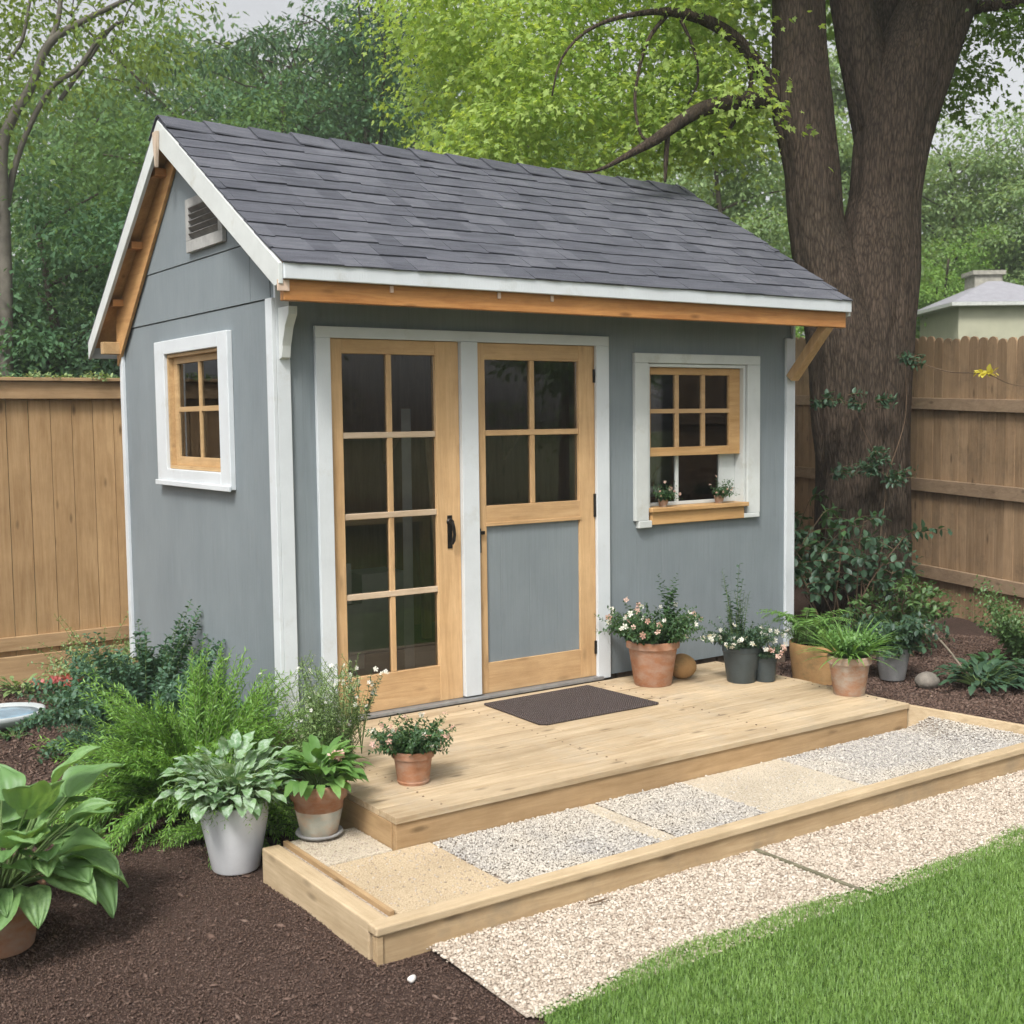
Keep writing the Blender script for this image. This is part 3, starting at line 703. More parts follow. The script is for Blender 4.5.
# ------------------------------------------------------------------ plant tools
def stems_mesh(paths, r0, r1, seg=5):
    m = MB()
    for p in paths: m.tube(p, list(np.linspace(r0, r1, len(p))), seg, cap=False)
    return m
def arch(base, az, L, e0, e1, n=7, jit=0):
    """curved shoot: leaves base at elevation e0 and ends at e1"""
    p = [np.array(base, float)]; 
    for i in range(n-1):
        e = e0+(e1-e0)*(i+.5)/(n-1); a = az+random.uniform(-jit, jit)
        p.append(p[-1]+np.array([math.cos(a)*math.cos(e), math.sin(a)*math.cos(e), math.sin(e)])*L/(n-1))
    return p
def along(paths, per, T, size, spread=.9, droop=0, up=(0, 0, 1), taper=.6, start=.15, upn=.3, flatp=False, var=.2):
    """leaflets set on shoots"""
    Ps, Ds, Us, Sz = [], [], [], []
    for p in paths:
        p = np.array(p); seg = np.linalg.norm(np.diff(p, axis=0), axis=1); cum = np.concatenate([[0], np.cumsum(seg)])/seg.sum()
        ts = np.linspace(start, 1, per)+rng.uniform(-.5, .5, per)*(1-start)/per; ts = np.clip(ts, 0, 1)
        for k, t in enumerate(ts):
            i = min(np.searchsorted(cum, t, side='right')-1, len(seg)-1); f = (t-cum[i])/(cum[i+1]-cum[i]+1e-9); q = p[i]+(p[i+1]-p[i])*f
            d = (p[i+1]-p[i])/(seg[i]+1e-9)
            if flatp:
                side = np.cross(d, up); side /= np.linalg.norm(side)+1e-6; v = side*(1 if k % 2 else -1)
            else:
                a = k*2.4+random.uniform(-.4, .4); s1 = np.cross(d, (0.2, .3, .9)); s1 /= np.linalg.norm(s1)+1e-6; s2 = np.cross(d, s1); v = s1*math.cos(a)+s2*math.sin(a)
            Ps.append(q); Ds.append(d*(1-spread)+v*spread+np.array([0, 0, -droop])+rng.normal(size=3)*.12); Us.append(np.array(up)+rng.normal(size=3)*upn)
            Sz.append(size*(1-taper*max(0, t-.3))*(1+random.uniform(-var, var)))
    return scatter_arr(T, np.array(Ps), frames(np.array(Ds), np.array(Us)), np.array(Sz))
def big_leaf(base, az, Lp, Lb, Wd, e0, e1, twist=0, ripple=.012, nl=10, nw=8, cup=.25, wave=.0, tipp=.75):
    """a broad veined leaf on its stalk; returns (V,[F]) of the blade and the stalk path"""
    path = arch(base, az, Lp, e0, e0-(e0-e1)*.35, 5); b0 = path[-1]; sp = arch(b0, az+twist, Lb, e0-(e0-e1)*.35, e1, nl+1)
    sp = np.array(sp); V = []; ph = random.uniform(0, 6)
    for i in range(nl+1):
        t = i/nl; d = sp[min(i+1, nl)]-sp[max(i-1, 0)]; d /= np.linalg.norm(d); x = np.cross(d, (0, 0, 1)); x /= np.linalg.norm(x)+1e-9; z = np.cross(x, d)
        wt = Wd*.5*(math.sin(PI*min(1, t**tipp*.985+.015))**.85)
        for j in range(nw+1):
            s = j/nw*2-1; rp = ripple*math.cos(s*PI*3.5)*(1-t*.4)*min(1, t*5)
            V.append(sp[i]+x*wt*s-d*(abs(s)**1.5)*wt*-.25*(1-2*t)*0+z*(cup*wt*abs(s)**1.3+rp+wave*math.sin(t*9+ph+s*2)*abs(s)*wt)-d*abs(s)*wt*.35*(1-t))
    f = [[i*(nw+1)+j, i*(nw+1)+j+1, (i+1)*(nw+1)+j+1, (i+1)*(nw+1)+j] for i in range(nl) for j in range(nw)]
    return (np.array(V), [np.array(f)]), path
def pot(parent, c, r1, r0, h, mat, rim=.0, rimh=.03, soil=True, saucer=None, name='pot', wall=.012, wob=0):
    m = MB()
    if rim: pr = [(r0*.96, 0), (r0, .006), (r1-rim, h-rimh), (r1, h-rimh+.003), (r1, h-.003), (r1-.003, h), (r1-wall, h), (r1-wall-.002, h-.035)]
    else: pr = [(r0*.95, 0), (r0, .008), (r1*.985, h*.75), (r1, h-.004), (r1-.003, h), (r1-wall, h), (r1-wall-.002, h-.035)]
    m.lathe(pr, c, 44, wob); p = m.build(name, mat, parent, smooth=True)
    try:
        p.data.set_sharp_from_angle(angle=.7)
    except Exception: pass
    if saucer:
        m = MB(); m.lathe([(saucer*.85, 0.001), (saucer, .012), (saucer-.004, .022), (saucer-.012, .016), (r0*.98, .012)], c, 36); m.build('saucer', mat, parent, smooth=True)
    if soil:
        m = MB(); m.lathe([(r1-wall-.001, 0), (r1*.5, .008), (.003, .012)], (c[0], c[1], c[2]+h-.03), 30, .0); m.build('soil', m_soil, parent, smooth=True)
    return p

lf_hosta = leafm('hosta_leaf', (.13, .27, .085), (.27, .45, .17), .35, 5, vein=(60, (.17, .31, .11)))
lf_fern = leafm('fresh_fern_leaf', (.10, .25, .035), (.27, .48, .09), .4, 4)
lf_blue = leafm('blue_green_leaf', (.04, .10, .055), (.11, .22, .125), .3, 4)
lf_var = leafm('silver_edged_leaf', (.10, .22, .08), (.26, .42, .20), .3, 6, vein=(34, (.42, .54, .42)))
lf_mid = leafm('mid_green_leaf', (.09, .21, .045), (.20, .37, .10), .35, 4)
lf_pale = leafm('pale_green_leaf', (.15, .25, .08), (.32, .44, .19), .35, 6)
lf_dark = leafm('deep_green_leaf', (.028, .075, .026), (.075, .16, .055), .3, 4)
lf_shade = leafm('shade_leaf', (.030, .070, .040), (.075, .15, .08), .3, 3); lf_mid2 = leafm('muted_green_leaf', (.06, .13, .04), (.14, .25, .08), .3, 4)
m_petw = leafm('white_petal', (.68, .68, .62), (.85, .85, .80), .3)
m_petp = leafm('pink_petal', (.62, .36, .30), (.84, .62, .54), .3)
m_petr = leafm('red_petal', (.38, .07, .07), (.55, .16, .13), .25)
def flowers(parent, pts, size, mat, name='flowers', petals=2):
    pts = np.array(pts); n = len(pts); c = np.repeat(pts, petals, 0); up = rnd_dirs(len(c)); d = rnd_dirs(len(c))
    up[:, 2] += .8; return link(name, scatter(L_FIVE, c+rng.normal(size=c.shape)*size*.2, frames(d, up+np.array([-.4, -.6, 0])), np.full(len(c), size)*rng.uniform(.7, 1.2, len(c))), mat, parent)
def G(x, y, z): return np.array([x, y, z])

# ------------------------------------------------------------------ potted plants and border plants
# 1 hosta in the near left corner
c = G(-1.68, -1.28, Z0)
t = thing('potted_plant', 'large broad leaved green plant in a terracotta pot at the near left corner', 'potted plant', c, 'potted plants round the shed')
pot(t, c, .165, .12, .22, m_terra, .015, .04)
parts = []; paths = []
for i in range(84):
    az = i*2.399+random.uniform(-.3, .3); ring = (i/84)**.8; k_ = random.choice((.6, .75, 1, 1))
    e0 = 1.35-.75*ring+random.uniform(-.1, .1); e1 = .55-1.75*ring+random.uniform(-.3, .3)
    b = c+G(math.cos(az)*.05, math.sin(az)*.05, .20)
    lb, pa = big_leaf(b, az, random.uniform(.12, .27)+.14*(1-ring), random.uniform(.18, .27)*k_, random.uniform(.14, .20)*k_, e0, e1, random.uniform(-.5, .5), .006, nl=12, nw=14, cup=.30, wave=.16)
    parts.append(lb); paths.append(pa)
link('foliage', merge(parts), lf_hosta, t, smooth=True); stems_mesh(paths, .006, .004).build('stems', m_stem, t, smooth=True)

# 2 fresh green feathery plant and 3 blue green shrub behind, rooted in the mulch by the side wall
def feathery(c, n, Lr, er, leaf, T, per, size, mat, label, cat, spread, group, name='border_plant', flatp=True, droop=.1, azc=None, rad=.06, bun=1):
    t = thing(name, label, cat, c, group); P_ = []
    for i in range(n):
        if i % bun == 0:
            A_ = random.uniform(0, 2*PI); E0 = random.uniform(*er[0]); E1 = random.uniform(*er[1]); L_ = random.uniform(*Lr)
            if er[1][0] < 0: E1 = er[1][0]+(er[1][1]-er[1][0])*max(0, min(1, (E0-er[0][0])/(er[0][1]-er[0][0])+random.uniform(-.25, .25)))
        az = A_+random.uniform(-.16, .16)*(bun > 1); e0 = E0+random.uniform(-.08, .08); e1 = E1+random.uniform(-.15, .15); r = rad*math.sqrt(random.random())
        P_.append(arch(c+G(math.cos(az)*r, math.sin(az)*r, 0), az, L_*random.uniform(.75, 1.05), e0, e1, 8, .10))
    link('foliage', merge([along(P_, per, T, size, spread, droop, flatp=flatp, upn=.35)]), mat, t)
    stems_mesh(P_, .003, .0012, 4).build('stems', m_stem, t); return t
feathery(G(-.56, -.26, Z0), 600, (.58, .84), ((.72, 1.50), (-1.0, 1.0)), None, L_NAR, 80, .050, lf_fern, 'bright green feathery clump arching against the side wall', 'plant', .42, 'border plants beside the shed', flatp=False, rad=.10, bun=9)
feathery(G(-.40, .98, Z0), 420, (.50, .84), ((.85, 1.5), (-.8, 1.0)), None, L_OV, 56, .050, lf_blue, 'dark blue green bushy shrub beside the back corner of the shed', 'shrub', .75, 'border plants beside the shed', 'border_shrub', False, .0, rad=.14, bun=8)
feathery(G(-.62, .42, Z0), 220, (.28, .50), ((.7, 1.4), (-1.0, .3)), None, L_NAR, 60, .045, lf_blue, 'low blue green needle clump between the feathery clump and the shrub', 'plant', .6, 'border plants beside the shed', flatp=False, rad=.1, bun=8)
feathery(G(-.56, -.70, Z0), 150, (.25, .48), ((.6, 1.4), (-1.1, .3)), None, L_NAR, 50, .034, lf_fern, 'low feathery green tuft behind the white pot', 'plant', .6, 'border plants beside the shed', flatp=False, rad=.08, bun=7)

# 4 white pot with silver edged leaves
c = G(-.70, -1.05, Z0); t = thing('potted_plant', 'white pot overflowing with silver edged leaves beside the timber border', 'potted plant', c, 'potted plants round the shed')
pot(t, c, .140, .098, .285, m_pw, 0)
parts = []; paths = []
for i in range(300):
    az = random.uniform(0, 2*PI); ring = random.random()**.6
    b = c+G(math.cos(az)*.07*ring, math.sin(az)*.07*ring, .27)
    lb, pa = big_leaf(b, az, random.uniform(.03, .27)*(1-.25*ring), random.uniform(.055, .105), random.uniform(.040, .065), 1.55-.85*ring, .6-1.5*ring+random.uniform(-.5, .5), random.uniform(-.8, .8), .002, nl=5, nw=4, cup=.3, wave=.25)
    parts.append(lb); paths.append(pa)
link('foliage', merge(parts), lf_var, t, smooth=True); stems_mesh(paths, .003, .0015, 4).build('stems', m_stem, t)
P_ = [arch(c+G(random.uniform(-.08, .08), random.uniform(-.08, .08), .27), random.uniform(0, 6.28), random.uniform(.15, .33), .9, -1.2, 7, .2) for _ in range(60)]
link('trailing_fronds', merge([along(P_, 22, L_NAR, .03, .7, .1)]), lf_fern, t)

# 5 terracotta pot with limed base: leafy
c = G(-.395, -1.215, ZG+.012); t = thing('potted_plant', 'terracotta pot with a pale limed base and light green leaves standing on the slab', 'potted plant', c, 'potted plants round the shed')
m = MB(); m.lathe([(.072, .0), (.076, .006), (.100, .115)], c, 44); m.build('pot_base', _terra(NT('limed_pot_base'), (.27, .27, .22), (.38, .36, .30), (.44, .27, .17), .42, .7, .8), t, smooth=True)
m = MB(); m.lathe([(.100, .115), (.106, .160), (.119, .163), (.121, .222), (.118, .226), (.107, .226), (.104, .19)], c, 44); m.build('pot_rim', m_terra, t, smooth=True)
m = MB(); m.lathe([(.088, 0.0005), (.100, .010), (.097, .018), (.077, .010)], c, 36); m.build('saucer', m_pgrey, t, smooth=True)
m = MB(); m.lathe([(.105, 0), (.05, .008), (.003, .01)], c+G(0, 0, .20), 30); m.build('soil', m_soil, t, smooth=True)
parts = []; paths = []
for i in range(120):
    az = random.uniform(0, 2*PI); ring = random.random()**.8
    lb, pa = big_leaf(c+G(math.cos(az)*.05*ring, math.sin(az)*.05*ring, .21), az, random.uniform(.04, .14), random.uniform(.07, .14), random.uniform(.035, .06), 1.5-.8*ring, .3-1.2*ring, random.uniform(-.5, .5), .003, nl=6, nw=4, cup=.3, wave=.25)
    parts.append(lb); paths.append(pa)
link('foliage', merge(parts), lf_mid, t, smooth=True); stems_mesh(paths, .003, .0015, 4).build('stems', m_stem, t)
flowers(t, [c+G(.07+random.uniform(-.03, .03), -.06+random.uniform(-.03, .03), .335+random.uniform(-.01, .02)) for _ in range(5)], .021, m_petp, petals=3)

# 6 tall airy plant behind it with white star flowers
c = G(-.17, -.84, Z0)
t = thing('flowering_plant', 'tall airy plant with small white flowers beside the front corner of the shed', 'plant', c, 'border plants beside the shed')
P_ = [arch(c+G(random.uniform(-.08, .08), random.uniform(-.06, .06), 0), random.uniform(0, 6.28), random.uniform(.45, .76), 1.5, random.uniform(1.1, 1.45), 8, .4) for _ in range(90)]
SB = []
for p in P_:
    for k in range(5):
        q = p[random.randint(3, 7)]; SB.append(arch(q, random.uniform(0, 6.28), random.uniform(.06, .14), .7, 1.2, 4, .3))
link('foliage', merge([along(P_, 40, L_NAR, .040, .8, 0), along(SB, 12, L_NAR, .024, .8, 0)]), lf_pale, t)
link('lower_foliage', merge([along([p[:6] for p in P_], 34, L_NAR, .048, .8, .1)]), lf_mid, t)
stems_mesh(P_+SB, .002, .001, 4).build('stems', m_stem, t)
flowers(t, [p[-1]+rng.normal(size=3)*.02 for p in P_[:46]]+[s[-1] for s in SB[:50]], .011, m_petw, petals=1)
c = G(.12, -.62, ZD)
t = thing('flowering_plant', 'dark leaved sprig with white flowers in front of the lower door panes', 'plant', c, 'border plants beside the shed')
P_ = [arch(c, random.uniform(0, 6.28), random.uniform(.30, .44), 1.5, random.uniform(1.0, 1.4), 8, .3) for _ in range(12)]
link('foliage', merge([along(P_, 26, L_DIA, .03, .8, 0, start=.45)]), lf_shade, t); stems_mesh(P_, .002, .001, 4).build('stems', m_stem, t)
flowers(t, [p[-1]+rng.normal(size=3)*.015 for p in P_]+[p[-2] for p in P_[:6]], .014, m_petw, petals=2)

# 7 terracotta pot on the deck, pink flowers
def flowerpot(c, label, r1, r0, h, mat, n, rr, hh, leaf, size, fl, rim=.012, T=L_OV, per=26, fsz=.014, fp=2, er=((.4, 1.5), (-.3, .8)), saucer=None, Lr=None, name='potted_plant', rimh=.035):
    c = np.array(c, float); t = thing(name, label, 'potted plant', c, 'potted plants round the shed'); pot(t, c, r1, r0, h, mat, rim, rimh, saucer=saucer)
    P_ = []; Lr = Lr or (rr*.6, rr*1.15)
    for _ in range(n):
        az = random.uniform(0, 6.28); q = math.sqrt(random.random())*r1*.6
        P_.append(arch(c+G(math.cos(az)*q, math.sin(az)*q, h-.02), az, random.uniform(*Lr), random.uniform(*er[0]), random.uniform(*er[1]), 7, .25))
    link('foliage', merge([along(P_, per, T, size, .75, .05, start=.1)]), leaf, t); stems_mesh(P_, .002, .001, 4).build('stems', m_stem, t)
    for mat_, k in fl:
        idx = [random.randrange(n) for _ in range(k)]; flowers(t, [P_[i][-1]+rng.normal(size=3)*.008 for i in idx], fsz, mat_, petals=fp)
    return t, P_
flowerpot((.085, -1.175, ZD), 'small terracotta pot with pale pink flowers on the near end of the deck', .093, .070, .15, m_terra, 110, .18, .1, lf_dark, .026, [(m_petp, 26), (m_petw, 8)], .009, saucer=.074, fsz=.014)
# 8 big terracotta pot by the doors
t, P_ = flowerpot((2.25, -.31, ZD), 'large terracotta pot with pink and white flowers between the doors and window', .160, .112, .27, m_terra, 150, .27, .2, lf_dark, .032, [(m_petp, 22), (m_petw, 24)], .014, fsz=.020, rimh=.045)
S2 = [arch(G(2.39+random.uniform(-.02, .02), -.30, ZD+.26), random.uniform(0, 6.28), random.uniform(.28, .40), 1.5, 1.35, 6, .2) for _ in range(9)]
link('upright_sprig', merge([along(S2, 34, L_OV, .040, .75, 0, start=.05)]), lf_dark, t)
o = blob((2.49, -.31, ZD+.075), (.085, .08, .078), 8, .05).build('round_stone_planter', m_barrel, None, (2.49, -.31, ZD), smooth=True); tag(o, 'mossy round stone ball beside the large terracotta pot', 'garden ornament')
# 9 dark pot, white flowers and tall sprig
t, P_ = flowerpot((2.72, -.58, ZD), 'charcoal pot with white flowers and a tall thin sprig under the window', .115, .085, .22, m_pdark, 100, .20, .2, lf_shade, .026, [(m_petw, 26)], .004, fsz=.018)
S2 = [arch(G(2.70+random.uniform(-.04, .05), -.56, ZD+.21), random.uniform(0, 6.28), random.uniform(.36, .52) if k < 5 else random.uniform(.2, .35), 1.5, 1.35, 6, .2) for k in range(22)]
link('tall_sprig', merge([along(S2[:3], 26, L_OV, .040, .8, 0, start=.3), along(S2[3:], 26, L_NAR, .035, .8, 0, start=.1)]), lf_shade, t); stems_mesh(S2, .0025, .001, 4).build('stems', m_stem, t)
flowerpot((2.845, -.66, ZD), 'small dark square pot with pink blooms beside the charcoal pot', .068, .058, .155, m_pdark, 50, .11, .1, lf_shade, .022, [(m_petp, 18), (m_petw, 8)], .003, fsz=.018)
# 10 barrel planter behind the deck edge
ZR = .18; FYC = 3.37
t, P_ = flowerpot((3.52, -.50, ZR-.02), 'wide mossy clay tub with ferny leaves behind the right end of the deck', .20, .175, .26, m_barrel, 90, .22, .2, lf_mid, .035, [], .0, T=L_NAR)
S2 = [arch(G(3.40+random.uniform(-.03, .03), -.50, ZR+.24), random.uniform(0, 6.28), random.uniform(.30, .46), 1.4, random.uniform(-.9, -.1), 9, .1) for k in range(16)]
link('fern_fronds', merge([along(S2, 44, L_NAR, .075, .85, .05, start=.3, flatp=True, taper=.8)]), lf_mid, t); stems_mesh(S2, .003, .001, 4).build('stems', m_stem, t)
# 11 aged terracotta pot on deck corner: strappy
c = G(2.96, -1.20, ZD)
t = thing('potted_plant', 'lime streaked terracotta pot with strappy leaves on the far corner of the deck', 'potted plant', c, 'potted plants round the shed'); pot(t, c, .125, .088, .225, m_terra_old, .012, .045)
parts = []
for i in range(150):
    az = random.uniform(0, 2*PI); lb, pa = big_leaf(c+G(math.cos(az)*.04, math.sin(az)*.04, .20), az, .01, random.uniform(.16, .34), .013, random.uniform(.7, 1.5), random.uniform(-.6, .8), 0, 0, nl=6, nw=2, cup=.3); parts.append(lb)
link('foliage', merge(parts), lf_mid, t)
P_ = [arch(c+G(random.uniform(-.05, .05), random.uniform(-.05, .05), .21), random.uniform(0, 6.28), random.uniform(.12, .26), 1.3, .2, 6, .2) for _ in range(50)]
link('leafy_shoots', merge([along(P_, 20, L_OV, .034, .75)]), lf_mid, t)
# 12 grey pot
flowerpot((3.86, -.80, ZR), 'grey clay pot with broad dark leaves behind the streaked terracotta pot', .115, .080, .21, m_pgrey, 70, .30, .2, lf_shade, .07, [], .008, T=L_OV, per=12)
o = blob((3.84, -1.08, ZR+.035), (.085, .07, .055), 21, .06).build('rock', plain('field_stone', (.20, .18, .155), .9, .3, 18, .006), None, (3.84, -1.08, ZR), smooth=True); tag(o, 'rounded brown rock on the mulch beside the grey pot', 'rock')
# 13 plants in the right bed
def leafy(c, n, Lp, Lb, Wd, mat, label, cat='plant', name='border_plant', group='plants in the right hand bed', e=(1.4, .4, .3, -.7), nl=5):
    c = np.array(c, float); t = thing(name, label, cat, c, group); parts = []; paths = []
    for i in range(n):
        az = random.uniform(0, 6.28); r = random.random()**.7
        lb, pa = big_leaf(c+G(math.cos(az)*.03, math.sin(az)*.03, 0), az, random.uniform(*Lp)*(.4+.6*r), random.uniform(*Lb), random.uniform(*Wd), e[0]+(e[1]-e[0])*r, e[2]+(e[3]-e[2])*r, random.uniform(-.4, .4), .003, nl=nl, nw=4, cup=.3, wave=.2)
        parts.append(lb); paths.append(pa)
    link('foliage', merge(parts), mat, t, smooth=True); stems_mesh(paths, .003, .002, 4).build('stems', m_stem, t); return t
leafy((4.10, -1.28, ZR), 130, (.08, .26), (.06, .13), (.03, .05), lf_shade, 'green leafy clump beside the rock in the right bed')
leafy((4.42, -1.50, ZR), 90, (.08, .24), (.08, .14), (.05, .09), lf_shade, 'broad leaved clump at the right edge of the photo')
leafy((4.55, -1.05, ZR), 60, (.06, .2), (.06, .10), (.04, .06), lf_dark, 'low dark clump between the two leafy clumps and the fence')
feathery(G(5.0, -1.05, ZR), 90, (.4, .75), ((1.0, 1.5), (.2, 1.2)), None, L_OV, 26, .042, lf_mid2, 'upright light green bush against the fence at the right edge', 'shrub', .8, 'plants in the right hand bed', 'border_shrub', False, 0, rad=.1)
# tall shade shrubs between shed and trunk
def shade_shrub(c, n, L, label, size=.09, mat=lf_shade, per=9, T=L_OV, st=.45, spread=.9, e0=(1.2, 1.55)):
    c = np.array(c, float); t = thing('shade_shrub', label, 'shrub', c, 'tall shrubs between the shed and the big tree'); P_ = []
    for _ in range(n):
        p = arch(c+G(random.uniform(-.12, .12), random.uniform(-.12, .12), 0), random.uniform(0, 6.28), random.uniform(*L), random.uniform(*e0), random.uniform(.6, 1.3), 8, .3); P_.append(p)
    B = []
    for p in P_:
        for k in range(6):
            q = p[random.randint(4, 7)]; B.append(arch(q, random.uniform(0, 6.28), random.uniform(.15, .32), .5, -.3, 5, .2))
    link('foliage', merge([along(B, per, T, size, .7, .1, taper=.2, upn=.25)]), mat, t); stems_mesh(P_, .006, .003, 5).build('stems', m_twig, t); stems_mesh(B, .003, .001, 4).build('twigs', m_twig, t); return t
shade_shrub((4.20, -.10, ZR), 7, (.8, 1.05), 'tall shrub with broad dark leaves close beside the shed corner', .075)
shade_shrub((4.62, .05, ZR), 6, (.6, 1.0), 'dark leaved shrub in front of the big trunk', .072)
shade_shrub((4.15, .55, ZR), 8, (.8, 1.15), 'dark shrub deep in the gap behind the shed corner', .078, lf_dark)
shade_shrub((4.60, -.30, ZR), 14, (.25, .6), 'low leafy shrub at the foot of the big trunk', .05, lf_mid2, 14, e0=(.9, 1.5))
# thin bent branch over the right bed
b = MB(); b.tube([P(902, 618, 8.4), P(922, 624, 8.3), P(940, 640, 8.2), P(952, 654, 8.05), P(962, 668, 7.9)], [.006, .007, .008, .008, .007], 6); o = b.build('fallen_branch', plain('pale_branch', (.20, .17, .13), .8), None, tuple(P(962, 668, 7.9)), smooth=True); tag(o, 'thin pale bent branch leaning over the right bed', 'branch')

for X, lb in ((2.63, 'tiny potted plant on the left of the window sill'), (3.12, 'tiny sprawling plant on the right of the window sill')):
    c = G(X, .018, 1.3125); t = thing('sill_plant', lb, 'potted plant', c, 'plants on the window sill'); pot(t, c, .034, .025, .05, m_terra_old, 0, saucer=None)
    P_ = [arch(c+G(0, 0, .035), random.uniform(PI, 2*PI), random.uniform(.07, .17), random.uniform(.4, 1.5), random.uniform(-.4, 1), 5, .2) for _ in range(46)]
    link('foliage', merge([along(P_, 14, L_OV, .020, .75)]), lf_dark, t); flowers(t, [p[-1] for p in P_[:9]], .009, m_petp)
# leaves on top of the left fence
t = thing('fence_creeper', 'thin pale creeper lying along the top of the board fence', 'creeper', (-.5, FYC, 2.22)); P_ = [arch(G(random.uniform(-.9, .75), FYC+random.uniform(-.06, .04), 2.215), random.uniform(0, 6.28), random.uniform(.06, .16), random.uniform(.1, 1.0), -.5, 5, .3) for _ in range(60)]
link('foliage', merge([along(P_, 10, L_OV, .035, .7)]), lf_pale, t); stems_mesh(P_, .002, .001, 4).build('stems', m_twig, t)
# left bed small things
c = G(-.93, 2.05, Z0)
t = thing('bird_bath_dish', 'pale blue dish lying on the soil by the left edge of the photo', 'dish', c)
m = MB(); m.lathe([(.10, 0), (.17, .03), (.22, .07), (.235, .10), (.22, .105), (.19, .08), (.05, .05)], c, 40, .02); m.build('bowl', plain('chalky_glaze', (.42, .46, .47), .5, .15, 6), t, smooth=True)
m = MB(); m.lathe([(.20, 0), (.12, .003), (.003, .004)], c+G(0, 0, .085), 30); m.build('water', plain('blue_lining', (.22, .34, .44), .2, .3, 6), t, smooth=True)
leafy((-.62, 3.0, Z0), 60, (.05, .22), (.04, .08), (.025, .04), lf_pale, 'small pale green seedling bush in front of the left fence', group='small plants by the left fence')
t = leafy((-.50, 2.45, Z0), 40, (.04, .14), (.03, .06), (.02, .03), lf_dark, 'low plant with red flowers by the left fence', group='small plants by the left fence')
flowers(t, [G(-.50, 2.45, Z0)+G(random.uniform(-.15, .15), random.uniform(-.08, .08), random.uniform(.13, .17)) for _ in range(20)], .035, m_petr, petals=2)
leafy((-.95, 1.75, Z0), 30, (.03, .1), (.03, .06), (.02, .03), lf_dark, 'tiny dark seedling in front of the pale dish', group='small plants by the left fence')
feathery(G(-.15, 2.75, Z0), 80, (.3, .62), ((.8, 1.5), (-.2, .9)), None, L_OV, 26, .035, lf_pale, 'pale loose bush between the fence and the shed corner', 'shrub', .8, 'small plants by the left fence', 'border_shrub', False, rad=.12)
leafy((-1.02, -.35, Z0), 9, (.02, .08), (.06, .09), (.03, .05), lf_hosta, 'small pale seedling alone on the mulch right of the big potted leaves', group='border plants beside the shed')
# white stone
o = blob((-.632, -2.388, Z0+.012), (.016, .012, .012), 31, .2, 14).build('white_pebble', plain('white_stone', (.75, .72, .68), .7), None, (-.632, -2.388, Z0), smooth=True); tag(o, 'single white pebble on the dark mulch by the border corner', 'stone')
b = MB(); b.tube([(.20, -2.27, Z0+.026), (.24, -2.285, Z0+.03), (.29, -2.275, Z0+.027)], [.003, .004, .002], 6); b.tube([(.24, -2.285, Z0+.03), (.265, -2.30, Z0+.026)], [.003, .0015], 6); o = b.build('twig', m_twig, None, (.24, -2.28, Z0+.02)); tag(o, 'short dark twig on the gravel path against the border', 'twig')

# ------------------------------------------------------------------ deck
deck = thing('deck_step', 'low pale timber deck in front of the shed doors', 'deck', (1.4, -.8, Z0))
DX0, DX1, DY = -.222, 3.033, -1.550
m = MB(); n = 11; wdt = (-.047-DY)/n
for i in range(n):
    y0 = DY+i*wdt; X0 = DX0 if y0 < -.55 else .10
    xs = [X0, DX1]
    if i % 3 == 1: xs = [X0, 1.82+.1*i/3, DX1]
    if i % 3 == 2: xs = [X0, .9+.05*i, DX1]
    for a, b in zip(xs, xs[1:]):
        dz = random.uniform(-.0012, .0012); m.box(a+.0012, b-.0012, y0+.0024-(.012 if i == 0 else 0), y0+wdt-.0024, ZD-.028, ZD+dz)
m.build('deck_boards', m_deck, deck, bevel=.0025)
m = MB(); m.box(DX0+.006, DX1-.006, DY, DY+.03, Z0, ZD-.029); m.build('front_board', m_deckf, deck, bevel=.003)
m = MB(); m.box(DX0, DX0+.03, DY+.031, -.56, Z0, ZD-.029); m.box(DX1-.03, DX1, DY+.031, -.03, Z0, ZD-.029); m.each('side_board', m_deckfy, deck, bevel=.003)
m = MB(); m.box(DX0+.032, DX0+.07, -.60, -.56, Z0, ZD-.029); m.box(.13, .17, -.56, -.03, Z0, ZD-.029); m.each('side_board', m_deckfy, deck)
m = MB()
for i in range(n):
    for X in (.02, 1.02, 2.02, 2.98):
        if X < .1 and i > 6: continue
        for yy in (.035, wdt-.035):
            x = X+random.uniform(-.008, .008); y = DY+i*wdt+yy; m.box(x-.0035, x+.0035, y-.0035, y+.0035, ZD-.002, ZD+.0016)
m.each('screw_head', plain('rusty_screw', (.10, .06, .035), .7), deck)
m = MB(); pts = [(1.135, -.15), (1.89, -.135), (1.925, -.73), (1.90, -.742), (1.15, -.735), (1.115, -.70)]
m.prism([(x, y, ZD+.002) for x, y in pts][::-1], (0, 0, .011)); o = m.build('door_mat', m_mat, None, (1.5, -.44, ZD), bevel=.004); tag(o, 'dark brown ribbed door mat lying on the deck before the doors', 'door mat')

